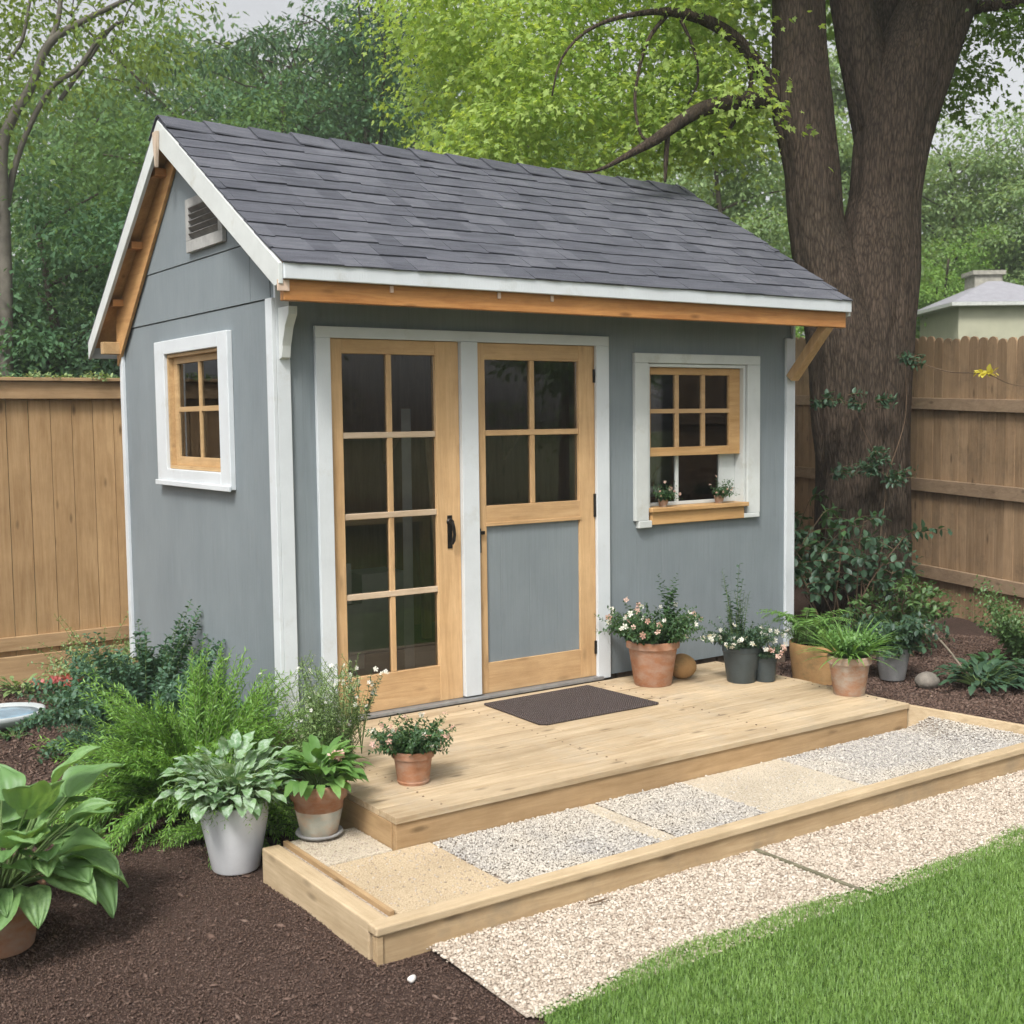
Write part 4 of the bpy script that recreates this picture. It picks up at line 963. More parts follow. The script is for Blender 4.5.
# ------------------------------------------------------------------ timber border of the gravel bed
CX, CY, CYB, ZC = -.664, -2.213, -1.242, .163
bd = thing('timber_border', 'long sawn timber border round the raised gravel bed', 'timber edging', (CX, CY, Z0))
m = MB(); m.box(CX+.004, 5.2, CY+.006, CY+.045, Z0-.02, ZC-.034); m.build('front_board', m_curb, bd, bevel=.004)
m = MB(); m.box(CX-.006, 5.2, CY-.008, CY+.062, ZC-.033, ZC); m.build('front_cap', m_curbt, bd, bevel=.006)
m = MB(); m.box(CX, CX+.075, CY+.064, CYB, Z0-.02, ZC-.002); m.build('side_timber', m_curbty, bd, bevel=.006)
m = MB(); m.box(CX-.003, CX+.022, CY-.002, CY+.005, Z0-.02, ZC-.035); m.build('corner_strip', m_curb, bd, bevel=.002)
m = MB(); m.box(3.036, 3.062, DY+.0, -.03, Z0, ZD-.012); m.build('end_board', m_curbty, bd, bevel=.003)
RX1 = 3.46
m = MB(); m.prism([(3.036, DY-.002, Z0), (RX1, CY+.064, Z0), (RX1+.028, CY+.064, Z0), (3.064, DY-.002, Z0)], (0, 0, .165))
V_ = m.v; m.v = [(x, y, (z if z < .1 else (ZD-.012 if x < 3.2 else .178))) for x, y, z in V_]; m.build('end_board', m_curbty, bd, bevel=.003)
m = MB(); m.box(CX+.115, CX+.135, CY+.12, CYB+.05, Z0, ZG+.008); m.build('inner_strip', m_deckfy, bd, bevel=.002)

# ------------------------------------------------------------------ ground sheets
def sheet(name, pts, z, mat, kind='structure', sub=None):
    m = MB(); m.add([(x, y, z) for x, y in pts], [tuple(range(len(pts)))]); o = m.build(name, mat, None); tag(o, kind=kind); return o
sheet('ground', [(-120, -120), (120, -120), (120, 120), (-120, 120)], -.02, m_dirt)
def hgt(x, y): return Z0+.006*np.sin(x*5.1+1)*np.sin(y*4.3)+.004*np.sin(x*13+y*9)
def grid(name, x0, x1, y0, y1, nx, ny, fn, mat):
    xs, ys = np.meshgrid(np.linspace(x0, x1, nx), np.linspace(y0, y1, ny)); V = np.stack([xs.ravel(), ys.ravel(), fn(xs, ys).ravel()], 1)
    i = np.arange(nx-1)[None]+np.arange(ny-1)[:, None]*nx; Fq = np.stack([i, i+1, i+nx+1, i+nx], 2).reshape(-1, 4)
    o = link(name, npmesh(V, [Fq]), mat, None, smooth=True); tag(o, kind='structure'); return o
grid('mulch_bed', -7, 3.04, -4.6, 3.36, 200, 160, lambda x, y: hgt(x, y)-.004, m_mulchg)
grid('raised_mulch_bed', 3.062, 9, -2.17, 3.36, 120, 110, lambda x, y: np.where((y < DY+.03) & (x < 3.075+(DY-y)*.70), ZG-.06, ZR+.012*np.sin(x*4+1)*np.sin(y*3.7)+.006*np.sin(x*11+y*8)-.01), m_mulchg)
ZP = Z0+.008
sheet('gravel_path', [(-.455, -2.212), (9, -2.212), (9, -2.82), (-.475, -2.82)], ZP, m_path)
def bedz(x, y):
    k = np.clip((DY-y)/(DY-CY-.064), 0, 1); dist = 3.036+(DY-y)*.68-x; f = np.clip(1-dist/.42, 0, 1)*np.clip((DY-y)/.30+(x-3.02)*9, 0, 1)
    return ZG+f**1.4*((.267-.10*k)-.035-ZG)
grid('gravel_bed', CX+.076, 3.03, CY+.045, -1.56, 60, 20, lambda x, y: bedz(x, y)-.012, m_path)
grid('gravel_bed', 3.0301, 3.5, CY+.045, -1.56, 40, 40, lambda x, y: np.where(x < 3.045+(DY-y)*.66, bedz(x, y)-.012, ZG-.10), m_path)
sheet('gravel_bed', [(CX+.076, -1.56), (DX0, -1.56), (DX0, -1.2), (CX+.076, -1.2)], ZG-.012, m_path)
sheet('lawn', [(-.42, -2.80), (.3, -2.72), (1.2, -2.74), (2.3, -2.76), (9, -2.8), (9, -9), (-3, -9), (-.9, -4.0), (-.5, -3.2)], ZP+.004, m_turf)
# slabs in the bed
def slabt(name, x0, x1, y0, y1, z, mat, label):
    m = MB(); m.box(x0, x1, y0, y1, Z0+.02, z); o = m.build(name, mat, None, ((x0+x1)/2, (y0+y1)/2, Z0+.02), bevel=.006); tag(o, label, 'paving slab', 'paving slabs in the gravel bed'); return o
slabt('paving_slab', CX+.14, -.06, CY+.07, DY-.002, ZG+.004, m_slab, 'sandy yellow slab at the near corner of the gravel bed')
slabt('paving_slab', CX+.14, DX0-.003, DY+.012, -1.20, ZG+.004, m_slab2, 'small pale slab beside the deck under the limed pot')
slabt('paving_slab', .72, .80, CY+.07, DY-.002, ZG+.0, m_slab2, 'narrow pale strip crossing the gravel, nearest the sandy slab')
slabt('paving_slab', 1.33, 1.99, CY+.07, DY-.002, ZG+.001, m_slab2, 'wide pale tan slab half covered with grit in the middle of the gravel bed')
m = MB(); m.box(1.14, 1.158, -2.77, -2.215, Z0-.02, ZP+.010); o = m.build('path_divider', plain('mossy_strip', (.16, .15, .10), .9, .3, 20), None, (1.15, -2.5, Z0), bevel=.002); tag(o, 'thin mossy strip dividing the gravel path', 'edging strip')

# loose stones and chips (real little solids)
def ico():
    t_ = (1+5**.5)/2; v = np.array([(-1, t_, 0), (1, t_, 0), (-1, -t_, 0), (1, -t_, 0), (0, -1, t_), (0, 1, t_), (0, -1, -t_), (0, 1, -t_), (t_, 0, -1), (t_, 0, 1), (-t_, 0, -1), (-t_, 0, 1)], float); v /= np.linalg.norm(v[0])
    f = [(0, 11, 5), (0, 5, 1), (0, 1, 7), (0, 7, 10), (0, 10, 11), (1, 5, 9), (5, 11, 4), (11, 10, 2), (10, 7, 6), (7, 1, 8), (3, 9, 4), (3, 4, 2), (3, 2, 6), (3, 6, 8), (3, 8, 9), (4, 9, 5), (2, 4, 11), (6, 2, 10), (8, 6, 7), (9, 8, 1)]
    return v, np.array(f)
IV, IF = ico(); OV = np.array([(1, 0, 0), (-1, 0, 0), (0, 1, 0), (0, -1, 0), (0, 0, 1), (0, 0, -1)], float); OF = np.array([(0, 2, 4), (2, 1, 4), (1, 3, 4), (3, 0, 4), (2, 0, 5), (1, 2, 5), (3, 1, 5), (0, 3, 5)])
def stones(name, pts, r, mat, base=IV, fc=IF, flat=.6, lng=1.25, jit=.18, kind='stuff', smooth=True, tilt=.3):
    n = len(pts); k = len(base); d = rng.normal(size=(n, 3)); d[:, 2] *= tilt; up = rng.normal(size=(n, 3))*tilt; up[:, 2] += 1; Mx = frames(d, up)
    sc = r*np.exp(rng.normal(size=n)*.22); shp = np.stack([np.ones(n), lng*rng.uniform(.8, 1.2, n), flat*rng.uniform(.75, 1.25, n)], 1)
    B = base[None]*(1+rng.uniform(-jit, jit, (n, k, 1)))*shp[:, None, :]*sc[:, None, None]
    V = np.einsum('nij,nkj->nki', Mx, B)+pts[:, None, :]
    Fq = (fc[None]+(np.arange(n)*k)[:, None, None]).reshape(-1, 3)
    o = link(name, npmesh(V.reshape(-1, 3), [Fq]), mat, None, smooth=smooth); tag(o, kind=kind); return o
def jgrid(x0, x1, y0, y1, sp):
    xs, ys = np.meshgrid(np.arange(x0, x1, sp), np.arange(y0, y1, sp*.87)); xs[1::2] += sp/2
    p = np.stack([xs.ravel(), ys.ravel()], 1); return p+rng.uniform(-.34, .34, p.shape)*sp
p = jgrid(-.47, 4.6, -2.84, -2.21, .0108); p = p[(np.abs(p[:, 0]-1.149) > .014)]
p = p[p[:, 0] > -.462-.02*(p[:, 1]+2.2)+rng.normal(size=len(p))*.008]
tag(stones('path_gravel', np.c_[p, np.full(len(p), ZP+.002)+rng.uniform(-.002, .003, len(p))], .0058, m_peb), 'cream pea gravel covering the path', 'gravel')
p = jgrid(CX+.145, 3.46, CY+.068, DY-.004, .0098); p = p[p[:, 0] < 3.032+np.clip(DY-p[:, 1], 0, 1)*.70]
band = (np.abs(p[:, 0]-.76) < .05) | (np.abs(p[:, 0]-1.66) < .33)
keep = (p[:, 0] > -.05+rng.normal(size=len(p))*.012) & ~(band & (rng.random(len(p)) < .80))
q = p[(p[:, 0] <= -.05) & (rng.random(len(p)) < .10)]; p = p[keep]
tag(stones('bed_gravel', np.c_[p, bedz(p[:, 0], p[:, 1])-.003+rng.uniform(-.002, .003, len(p))], .0050, m_gra), 'grey and cream gravel filling the raised bed', 'gravel')
q2 = jgrid(CX+.15, DX0-.01, DY+.02, -1.22, .012); q2 = q2[rng.random(len(q2)) < .45]; q = np.concatenate([q, q2])
tag(stones('scattered_grit', np.c_[q, np.full(len(q), ZG+.0055)], .0040, m_peb, OV, OF), 'fine pale grit scattered on the slabs', 'grit')
p = np.stack([rng.uniform(-2.6, -.3, 130000), rng.uniform(-3.9, .2, 130000)], 1)
ok = ~((p[:, 0] > CX) & (p[:, 1] > CY)) & ~((p[:, 0] > -.46) & (p[:, 1] < CY+.1)); p = p[ok]
tag(stones('mulch_chips', np.c_[p, hgt(p[:, 0], p[:, 1])+rng.uniform(-.002, .003, len(p))], .0029, m_chip, OV, OF, .5, 1.7, .3, smooth=False, tilt=.5), 'fine dark shredded mulch on the near bed', 'mulch')
pb_ = p[:900]; tag(stones('mulch_chips', np.c_[pb_, hgt(pb_[:, 0], pb_[:, 1])+.003], .0075, m_chip, OV, OF, .35, 2.4, .35, smooth=False, tilt=.4), 'larger bark shreds lying on the near mulch', 'mulch')
p = np.stack([rng.uniform(3.08, 5.6, 26000), rng.uniform(-2.14, .8, 26000)], 1); p = p[p[:, 0] > 3.085+np.clip(DY-p[:, 1], 0, 1)*.71]
p2 = np.stack([rng.uniform(-2.5, 0, 16000), rng.uniform(.2, 3.3, 16000)], 1)
z1 = ZR+.012*np.sin(p[:, 0]*4+1)*np.sin(p[:, 1]*3.7)+.006*np.sin(p[:, 0]*11+p[:, 1]*8)-.008
tag(stones('mulch_chips', np.concatenate([np.c_[p, z1], np.c_[p2, hgt(p2[:, 0], p2[:, 1])]]), .008, m_chip, OV, OF, .45, 1.9, .3, smooth=False, tilt=.5), 'coarser dark mulch in the raised right bed and behind', 'mulch')

# grass
def grass(n, x0, x1, y0, y1, h, wd, mat):
    p = np.stack([rng.uniform(x0, x1, n), rng.uniform(y0, y1, n)], 1)
    edge = -2.735+.025*np.sin(p[:, 0]*3.3)+.014*np.sin(p[:, 0]*9)-.055*np.exp(-((p[:, 0]+.45)/.35)**2)
    lft = -.43-.35*np.clip(-2.8-p[:, 1], 0, 9)*.9
    ok = (p[:, 1] < edge+rng.normal(size=n)*.010) & (p[:, 0] > lft+rng.normal(size=n)*.012); p = p[ok]; n = len(p)
    az = rng.uniform(0, 2*PI, n); lean = np.abs(rng.normal(size=n))*.35+.1; hh = h*rng.uniform(.55, 1.15, n)*(1+.25*np.sin(p[:, 0]*7+2)*np.sin(p[:, 1]*8))
    hh *= np.clip((edge[ok]-p[:, 1])/.05, .45, 1)
    d = np.stack([np.cos(az), np.sin(az)], 1); s = np.stack([-d[:, 1], d[:, 0]], 1)*wd*.5
    b = np.c_[p, np.full(n, ZP+.002)]; z = np.zeros((n, 1)); S3 = np.c_[s, z]
    m1 = b+np.c_[d*(hh*lean*.35)[:, None], hh*.55]; tip = b+np.c_[d*(hh*lean*1.1)[:, None], hh*(1-.25*lean)]
    V = np.stack([b-S3, b+S3, m1+S3*.8, m1-S3*.8, tip], 1).reshape(-1, 3); k = (np.arange(n)*5)[:, None]
    me = npmesh(V, [k+np.array([[0, 1, 2, 3]]), k+np.array([[3, 2, 4]])]); o = link('lawn_grass', me, mat, None); return tag(o, 'short bright green lawn grass beside the gravel path', 'grass', kind='stuff')
m_grass = leafm('lawn_blade', (.12, .245, .045), (.31, .48, .13), .4, 2.6)
grass(270000, -1.2, 3.4, -4.4, -2.66, .027, .0024, m_grass)

# ------------------------------------------------------------------ fences
def picket_fence(A, B, zb, ztA, ztB, pw, name, label, mp_, mr, round_top=False, gapc=.002, cap=False, rails=(.35, 1.2, 1.95), thick=.018, front=-1, posts=2.2, base=True):
    A = np.array(A, float); B = np.array(B, float); L = np.linalg.norm(B-A); u = (B-A)/L; nrm = np.array([u[1], -u[0]])*front
    t = thing(name, label, 'fence', (A[0], A[1], zb)); m = MB(); n = int(L/pw)
    for i in range(n):
        f = (i+.5)/n; w2 = pw/2-gapc/2-random.uniform(0, .002); c = A+u*(i+.5)*L/n; zt = ztA+(ztB-ztA)*f+random.uniform(-.012, .012)
        off = nrm*random.uniform(-.003, .003); e = c+off
        if round_top:
            r = w2; pts = [(-w2, zb), (w2, zb), (w2, zt-r*1.0), (w2*.92, zt-r*.55), (w2*.62, zt-r*.16), (0, zt), (-w2*.62, zt-r*.16), (-w2*.92, zt-r*.55), (-w2, zt-r*1.0)]
        else: pts = [(-w2, zb), (w2, zb), (w2, zt), (-w2, zt)]
        m.prism([(e[0]+u[0]*a, e[1]+u[1]*a, z) for a, z in pts], (nrm[0]*thick, nrm[1]*thick, 0))
    m.build('pickets', mp_, t, bevel=0)
    for r in rails:
        m = MB(); k = .02+.012; za = r[0]; zb2 = r[1]; o = nrm*(thick+r[2]/2+.003)
        m.beam((A[0]+o[0], A[1]+o[1], za), (B[0]+o[0], B[1]+o[1], zb2), r[2], r[3]); m.build('rail', mr, t, bevel=.004)
    s = .4
    while s < L:
        m = MB(); c = A+u*s-nrm*.06; m.box(c[0]-.045, c[0]+.045, c[1]-.045, c[1]+.045, zb-.1, ztA+(ztB-ztA)*s/L-.08); m.build('post', mr, t, bevel=.004); s += posts
    return t
# back fence (behind the shed)
FY = 3.40
tf = picket_fence((-6, FY), (7.6, FY), Z0-.03, 2.10, 2.10, .150, 'board_fence', 'new cedar board fence behind the shed with a flat top rail', m_cedar, m_cedar_x, rails=((.315, .315, .03, .10), (2.125, 2.125, .05, .125),), front=1)
m = MB(); m.box(-6, 7.6, FY-.10, FY+.03, 2.190, 2.215); m.build('top_cap', m_cedar_x, tf, bevel=.004)
m = MB(); m.box(-6, 7.6, FY-.055, FY-.02, Z0-.03, .225); m.build('kick_board', m_cedar_x, tf, bevel=.004)
# right fence
picket_fence((7.25, 3.2), (5.2, -2.6), .10, 2.70, 2.30, .118, 'picket_fence', 'weathered brown picket fence with rounded tops on the right', m_oldced, m_oldced_y, True, .004, rails=((.52, .52, .035, .11), (1.30, 1.22, .035, .11), (2.05, 1.85, .035, .10)), front=1)

# ------------------------------------------------------------------ the big tree
def smooth_path(pts, rad, n):
    pts = np.array(pts, float); k = len(pts); tt = np.linspace(0, k-1, n); out = []; rr = []
    for t_ in tt:
        i = min(int(t_), k-2); f = t_-i; p0, p1, p2, p3 = pts[max(i-1, 0)], pts[i], pts[i+1], pts[min(i+2, k-1)]
        out.append(.5*((2*p1)+(-p0+p2)*f+(2*p0-5*p1+4*p2-p3)*f*f+(-p0+3*p1-3*p2+p3)*f**3)); rr.append(rad[i]+(rad[i+1]-rad[i])*f)
    return out, rr
big = thing('big_tree', 'huge old tree with furrowed bark and several stems beside the shed', 'tree', tuple(P(862, 633, 9.8)))
def barkdisp(seed, rows):
    rs = np.random.default_rng(seed); ph = rs.uniform(0, 6.28, 8)
    def f(i, a):
        z = i*.11
        return 1+.030*math.sin(7*a+ph[0]+.9*math.sin(z*.7+ph[1]))+.022*math.sin(13*a+ph[2]+1.2*math.sin(z+ph[3]))+.012*math.sin(23*a+ph[4]+1.5*math.sin(z*1.4+ph[5]))+.02*math.sin(2*a+z*.4+ph[6])
    return f
def limb(m, px, d, n=60, seg=56, seed=1):
    """px: (x, y, half width in photo pixels, distance offset)"""
    pts = [P(x, y, d+o) for x, y, r, o in px]; rad = [r/CP['f']*(d+o) for x, y, r, o in px]
    a, b = smooth_path(pts, rad, n); m.tube(a, b, seg, barkdisp(seed, n) if seg > 20 else None)
D0 = 9.7
m = MB()
limb(m, [(860, 660, 62, .0), (861, 620, 50, 0), (862, 560, 46, 0), (863, 480, 44, 0), (864, 400, 44, 0), (871, 330, 42, 0), (877, 270, 41, 0), (885, 200, 34, 0), (893, 140, 37, 0), (912, 70, 40, 0), (940, 0, 37, 0), (965, -70, 33, 0), (990, -160, 28, 0), (1005, -260, 20, .2)], D0, 110, 72, 1)
limb(m, [(852, 600, 36, .02), (852, 500, 30, -.02), (849, 420, 36, -.05), (844, 350, 36, -.08), (831, 290, 32, -.1), (817, 230, 27, -.1), (812, 170, 27, -.1), (803, 110, 30, -.1), (800, 50, 27, -.1), (799, 0, 25.5, -.1), (796, -80, 24, -.1), (785, -180, 20, -.1), (770, -280, 14, 0)], D0, 100, 64, 2)
limb(m, [(890, 190, 26, .10), (880, 130, 27, .05), (868, 80, 24, .02), (859, 40, 23, 0), (851, 0, 21, 0), (838, -70, 18, 0), (820, -160, 13, 0), (800, -240, 9, .1)], D0, 60, 48, 3)
limb(m, [(892, 140, 24, .35), (886, 80, 17, .38), (884, 20, 13, .4), (888, -50, 12, .45), (885, -150, 8, .5)], D0, 50, 36, 4)
tr = m.build('trunk', m_bark, big, smooth=True)
# boughs reaching left and right
m = MB()
def bough(px, d, n=28, seg=14): limb(m, px, d, n, seg)
bough([(796, 95, 16, -.1), (772, 97, 11, -.15), (740, 101, 8.5, -.4), (705, 108, 7.5, -.7), (680, 122, 6.5, -.9), (655, 140, 5.5, -1.1), (630, 154, 3.4, -1.3), (608, 166, 2, -1.5), (590, 172, 1.2, -1.6), (572, 170, .5, -1.7)], D0)
bough([(798, 108, 14, -.1), (775, 88, 10, -.1), (757, 64, 7, -.2), (735, 38, 6.5, -.3), (705, 20, 6, -.4), (680, 13, 5.5, -.5), (650, 12, 3, -.6), (610, 20, 2.1, -.7), (580, 36, 1.6, -.8), (560, 62, 1.2, -.9), (552, 96, .8, -.9)], D0)
bough([(668, 14, 2.6, -.5), (648, 40, 2, -.6), (638, 75, 1.7, -.7), (635, 105, 1.6, -.8), (641, 135, 1.6, -.95), (652, 141, 1.6, -1.0)], D0, 20, 8)
bough([(680, 18, 2, -.5), (694, 50, 1.5, -.6), (698, 80, 1.2, -.6), (688, 104, .8, -.6)], D0, 16, 8)
bough([(668, 128, 3, -1.0), (666, 160, 2.4, -1.0), (665, 182, 1.2, -1.0)], D0, 12, 8)
bough([(740, 38, 4, -.3), (752, 78, 2.5, -.2), (735, 120, 2.0, -.1), (712, 155, 1.4, 0)], D0, 14, 8)
bough([(965, 10, 8, 0), (985, 6, 6, -.1), (1010, 4, 5, -.2), (1050, -4, 4, -.3), (1100, 0, 3, -.3)], D0, 16, 10)
bough([(799, -60, 12, -.1), (760, -90, 9, -.6), (700, -110, 7, -1.2), (620, -120, 5, -1.8), (540, -110, 3, -2.2)], D0, 20, 10)
m.build('limbs', m_bark, tr, smooth=True)
lf_map = leafm('maple_leaf', (.22, .37, .07), (.50, .64, .20), .55, .9, gloss=.012)  # bright copy of the maple leaf, backlit brightness raised into its colour
# spray centres: region of the photo x,y and distance range
def region(n, x0, x1, y0, y1, d0, d1, mask=None):
    out = []
    while len(out) < n:
        x, y, d = random.uniform(x0, x1), random.uniform(y0, y1), random.uniform(d0, d1)
        if mask is None or mask(x, y): out.append(P(x, y, d))
    return np.array(out)
def mk(x, y):
    lowest = np.interp(x, [395, 430, 450, 490, 540, 600, 640, 700, 770], [45, 110, 160, 175, 185, 190, 175, 195, 150])
    lowest = lowest-12*(x > 600)-14*(x > 650)
    left = np.interp(y, [-120, 20, 60, 100, 160, 190], [400, 395, 440, 425, 440, 470])
    return y < lowest-8 and x > left and not (590 < x < 650 and 5 < y < 42) and not (455 < x < 490 and 58 < y < 88)
C1 = region(230, 395, 735, -60, 195, 9.0, 12.0, mk)
link('crown', merge([clusters(C1, 150, .40, .064, L_MAP, .24, .4, .38)]), lf_map, big)
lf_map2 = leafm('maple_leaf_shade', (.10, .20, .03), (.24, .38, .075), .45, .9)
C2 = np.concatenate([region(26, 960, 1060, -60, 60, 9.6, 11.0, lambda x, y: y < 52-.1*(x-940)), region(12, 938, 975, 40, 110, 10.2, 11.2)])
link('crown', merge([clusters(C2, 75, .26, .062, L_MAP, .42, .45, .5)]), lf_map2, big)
C3 = np.stack([rng.uniform(3.6, 8.0, 260), rng.uniform(-2.2, 4.0, 260), rng.uniform(5.6, 8.5, 260)], 1)  # crown above the view, thickened to shade the right bed and fence
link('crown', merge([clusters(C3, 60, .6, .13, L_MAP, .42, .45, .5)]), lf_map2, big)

# vine leaves on the trunk
t = thing('climbing_vine', 'pale green vine sprigs growing on the big trunk', 'vine', tuple(P(862, 620, 9.2)))
vp = []
for (x, y, k) in ((905, 365, 3), (845, 400, 3), (870, 470, 5), (890, 480, 5), (835, 480, 3), (896, 545, 3), (820, 403, 3), (880, 405, 2), (872, 455, 3)):
    for j in range(k*2): vp.append(arch(P(x+random.uniform(-6, 6), y+random.uniform(-6, 6), 9.18), random.uniform(PI, 2*PI), random.uniform(.10, .24), random.uniform(-.2, 1), random.uniform(-.8, .2), 5, .3))
link('foliage', merge([along(vp, 11, L_OV, .055, .7, .1)]), lf_shade, t)
runner = [smooth_path([P(870, 620, 9.2), P(880, 540, 9.22), P(885, 480, 9.22), P(868, 440, 9.22), P(850, 400, 9.22)], [.006]*5, 20)[0], smooth_path([P(885, 480, 9.22), P(905, 420, 9.28), P(905, 365, 9.28)], [.005]*3, 12)[0]]
stems_mesh(runner+vp, .004, .002, 5).build('stems', m_twig, t)
t = thing('yellow_leaf_sprig', 'single bright yellow leaf sprig on a bare twig against the picket fence', 'sprig', tuple(P(986, 374, 9.0)))
vp = [arch(P(986, 374, 8.9), a, .07, .6, -.4, 4) for a in (0.5, 1.8, 3.2, 4.2, 5.4)]
link('leaves', merge([along(vp, 4, L_OV, .07, .5)]), leafm('yellow_leaf', (.55, .48, .06), (.75, .68, .12), .4), t)
stems_mesh([smooth_path([P(925, 365, 9.4), P(950, 372, 9.3), P(986, 374, 8.9), P(1010, 384, 8.9), P(1040, 388, 8.8)], [.004]*5, 16)[0]], .005, .003, 5).build('twig', m_twig, t)

# ------------------------------------------------------------------ trees behind
GB = 'trees beyond the fences'
def tree(px, d, ztop, rc, label, mat, nc=130, per=70, size=.10, cr=.55, T=L_DIA, trunk=.14, zb=1.2, seed=0, sparse=.45, flat=.6, droop=.3, stems=1, bark=None, cat='tree', name='broadleaf_tree', spread=.2):
    c = P(px, 420, d); c[2] = 0; t = thing(name, label, cat, tuple(c), GB); m = MB(); H = ztop
    ends = []
    for s in range(stems):
        o = G(random.uniform(-.2, .2), random.uniform(-.2, .2), 0)*(stems > 1); a0 = random.uniform(0, 6.28); lean = random.uniform(.02, spread)
        pts = [c+o+G(math.cos(a0)*lean*k*k*.25, math.sin(a0)*lean*k*k*.25, H*.9*k/6) for k in range(7)]
        a, b = smooth_path(pts, [trunk*(1-.85*k/6) for k in range(7)], 24); m.tube(a, b, 10)
        for k in range(12):
            i = random.randint(8, 22); az = random.uniform(0, 6.28); L = rc*random.uniform(.5, .9); q = arch(a[i], az, L, random.uniform(.3, 1.0), random.uniform(0, .6), 6, .2)
            m.tube(q, list(np.linspace(b[i]*.6, .012, 6)), 6, cap=False); ends.append(q[-1]); ends.append(q[-3])
    tk = m.build('trunk', bark or m_bark2, t, smooth=True)
    lobes = []
    for e in ends: lobes.append((*e, rc*.42, rc*.42, rc*.34))
    hz = (H-zb)/2
    for k in range(10):
        a = random.uniform(0, 6.28); r = random.uniform(.2, .6)*rc; lobes.append((c[0]+math.cos(a)*r, c[1]+math.sin(a)*r, zb+hz*random.uniform(.2, 1.9), rc*.5, rc*.5, hz*.35))
    C_ = lobe_points(lobes, int(nc*.62), sparse); link('crown', merge([clusters(C_, int(per*1.7), cr*.86, size, T, .32, droop, .42)]), mat, t); return t
lt_mid = leafm('tree_leaf_mid', (.085, .175, .06), (.18, .30, .12), .45, .35, gloss=.008)  # background tree greens lightened to put distance haze into their colour
lt_teal = leafm('tree_leaf_teal', (.065, .145, .07), (.14, .255, .13), .4, .35, gloss=.008)
lt_dark = leafm('tree_leaf_dark', (.045, .095, .055), (.10, .18, .10), .35, .35, gloss=.008)
lt_yel = leafm('tree_leaf_yellow', (.11, .18, .04), (.26, .36, .10), .5, .35, gloss=.008)
lt_pale = leafm('tree_leaf_pale', (.17, .28, .12), (.34, .46, .22), .45, .3, gloss=.008)
lt_brt = leafm('tree_leaf_bright', (.12, .24, .05), (.26, .42, .11), .45, .3, gloss=.008)
tree(75, 13.5, 4.6, 1.5, 'dense teal green tree behind the left fence, left of the gable', lt_teal, 210, 90, .075, .45, zb=1.2)
tree(215, 17, 6.2, 2.0, 'dense green tree directly behind the shed gable', lt_mid, 230, 90, .085, .55, zb=1.2)
tree(120, 19, 6.6, 2.2, 'leafy green tree standing behind the teal tree', lt_mid, 220, 90, .09, .6, zb=1.6)
tree(300, 20, 8.2, 2.1, 'tall green tree rising over the left end of the ridge', lt_teal, 250, 90, .09, .6, zb=2)
tree(-60, 13, 4.0, 1.3, 'dark evergreen bush at the far left edge behind the fence', lt_dark, 150, 90, .07, .45, zb=.8)
tree(20, 15.5, 3.6, 1.2, 'low dark bush just above the left fence top', lt_dark, 130, 90, .075, .45, zb=.8)
tree(100, 14, 3.3, 1.0, 'dark low bush in the corner between fence and eave', lt_dark, 110, 90, .07, .4, zb=.8)
tree(378, 22, 9.6, 2.0, 'dark feathery tree with many thin upright stems above the ridge', lt_dark, 170, 90, .15, .55, T=L_NAR, trunk=.07, zb=3.0, sparse=.3, stems=9, spread=.9, name='feathery_tree')
tree(470, 24, 8.2, 2.6, 'green tree far behind the bright maple leaves', lt_mid, 170, 80, .11, .7, zb=2)
tree(600, 27, 7.2, 2.8, 'pale green tree seen under the maple bough', lt_pale, 170, 80, .12, .75, zb=2)
tree(735, 25, 9.0, 2.2, 'pale thin tree between the ridge end and the big stem', lt_pale, 190, 80, .11, .6, zb=2, sparse=.2)
tree(835, 27, 10.5, 1.6, 'pale tree glimpsed in the gap between the big stems', lt_pale, 170, 80, .12, .6, zb=2, sparse=.2)
tree(770, 19, 4.4, 1.1, 'green bush above the right end of the shed roof', lt_brt, 100, 80, .09, .5, zb=1.0)
tree(960, 30, 8.8, 2.4, 'soft green tree above the neighbouring roof', lt_pale, 260, 80, .12, .7, zb=3)
tree(1065, 28, 9.0, 2.6, 'tall pale tree at the right edge behind the neighbouring roof', lt_pale, 280, 80, .12, .7, zb=3)
tree(935, 27, 5.6, 1.6, 'bright green rounded tree right of the trunk', lt_brt, 170, 90, .085, .5, zb=1.5)
tree(1035, 34, 7.8, 2.2, 'deep green tree directly behind the small chimney', lt_teal, 160, 90, .12, .65, zb=2)
tree(990, 33, 6.8, 2.0, 'light green tree peeping over the neighbouring roof ridge', lt_brt, 150, 90, .12, .6, zb=2)
for px_, d_, zt_, rc_, lb_ in ((60, 27, 9.5, 2.6, 'tall dim green tree far behind the slender tree'), (165, 29, 11.0, 2.9, 'tall green tree at the back left, second from the left'), (265, 31, 12.0, 2.9, 'tall green tree far behind the ridge end nearest the gable'), (330, 27, 9.6, 2.2, 'full green tree behind the feathery tree'), (430, 31, 11.5, 2.8, 'dim green tree behind the left tips of the bright maple leaves'), (545, 33, 10.5, 3.0, 'dim green tree behind the middle of the maple leaves'), (660, 34, 8.6, 2.8, 'pale tree low behind the long maple bough')):
    tree(px_, d_, zt_, rc_, lb_, lt_mid if px_ < 500 else lt_pale, 210, 60, .16, .8, zb=3.0)
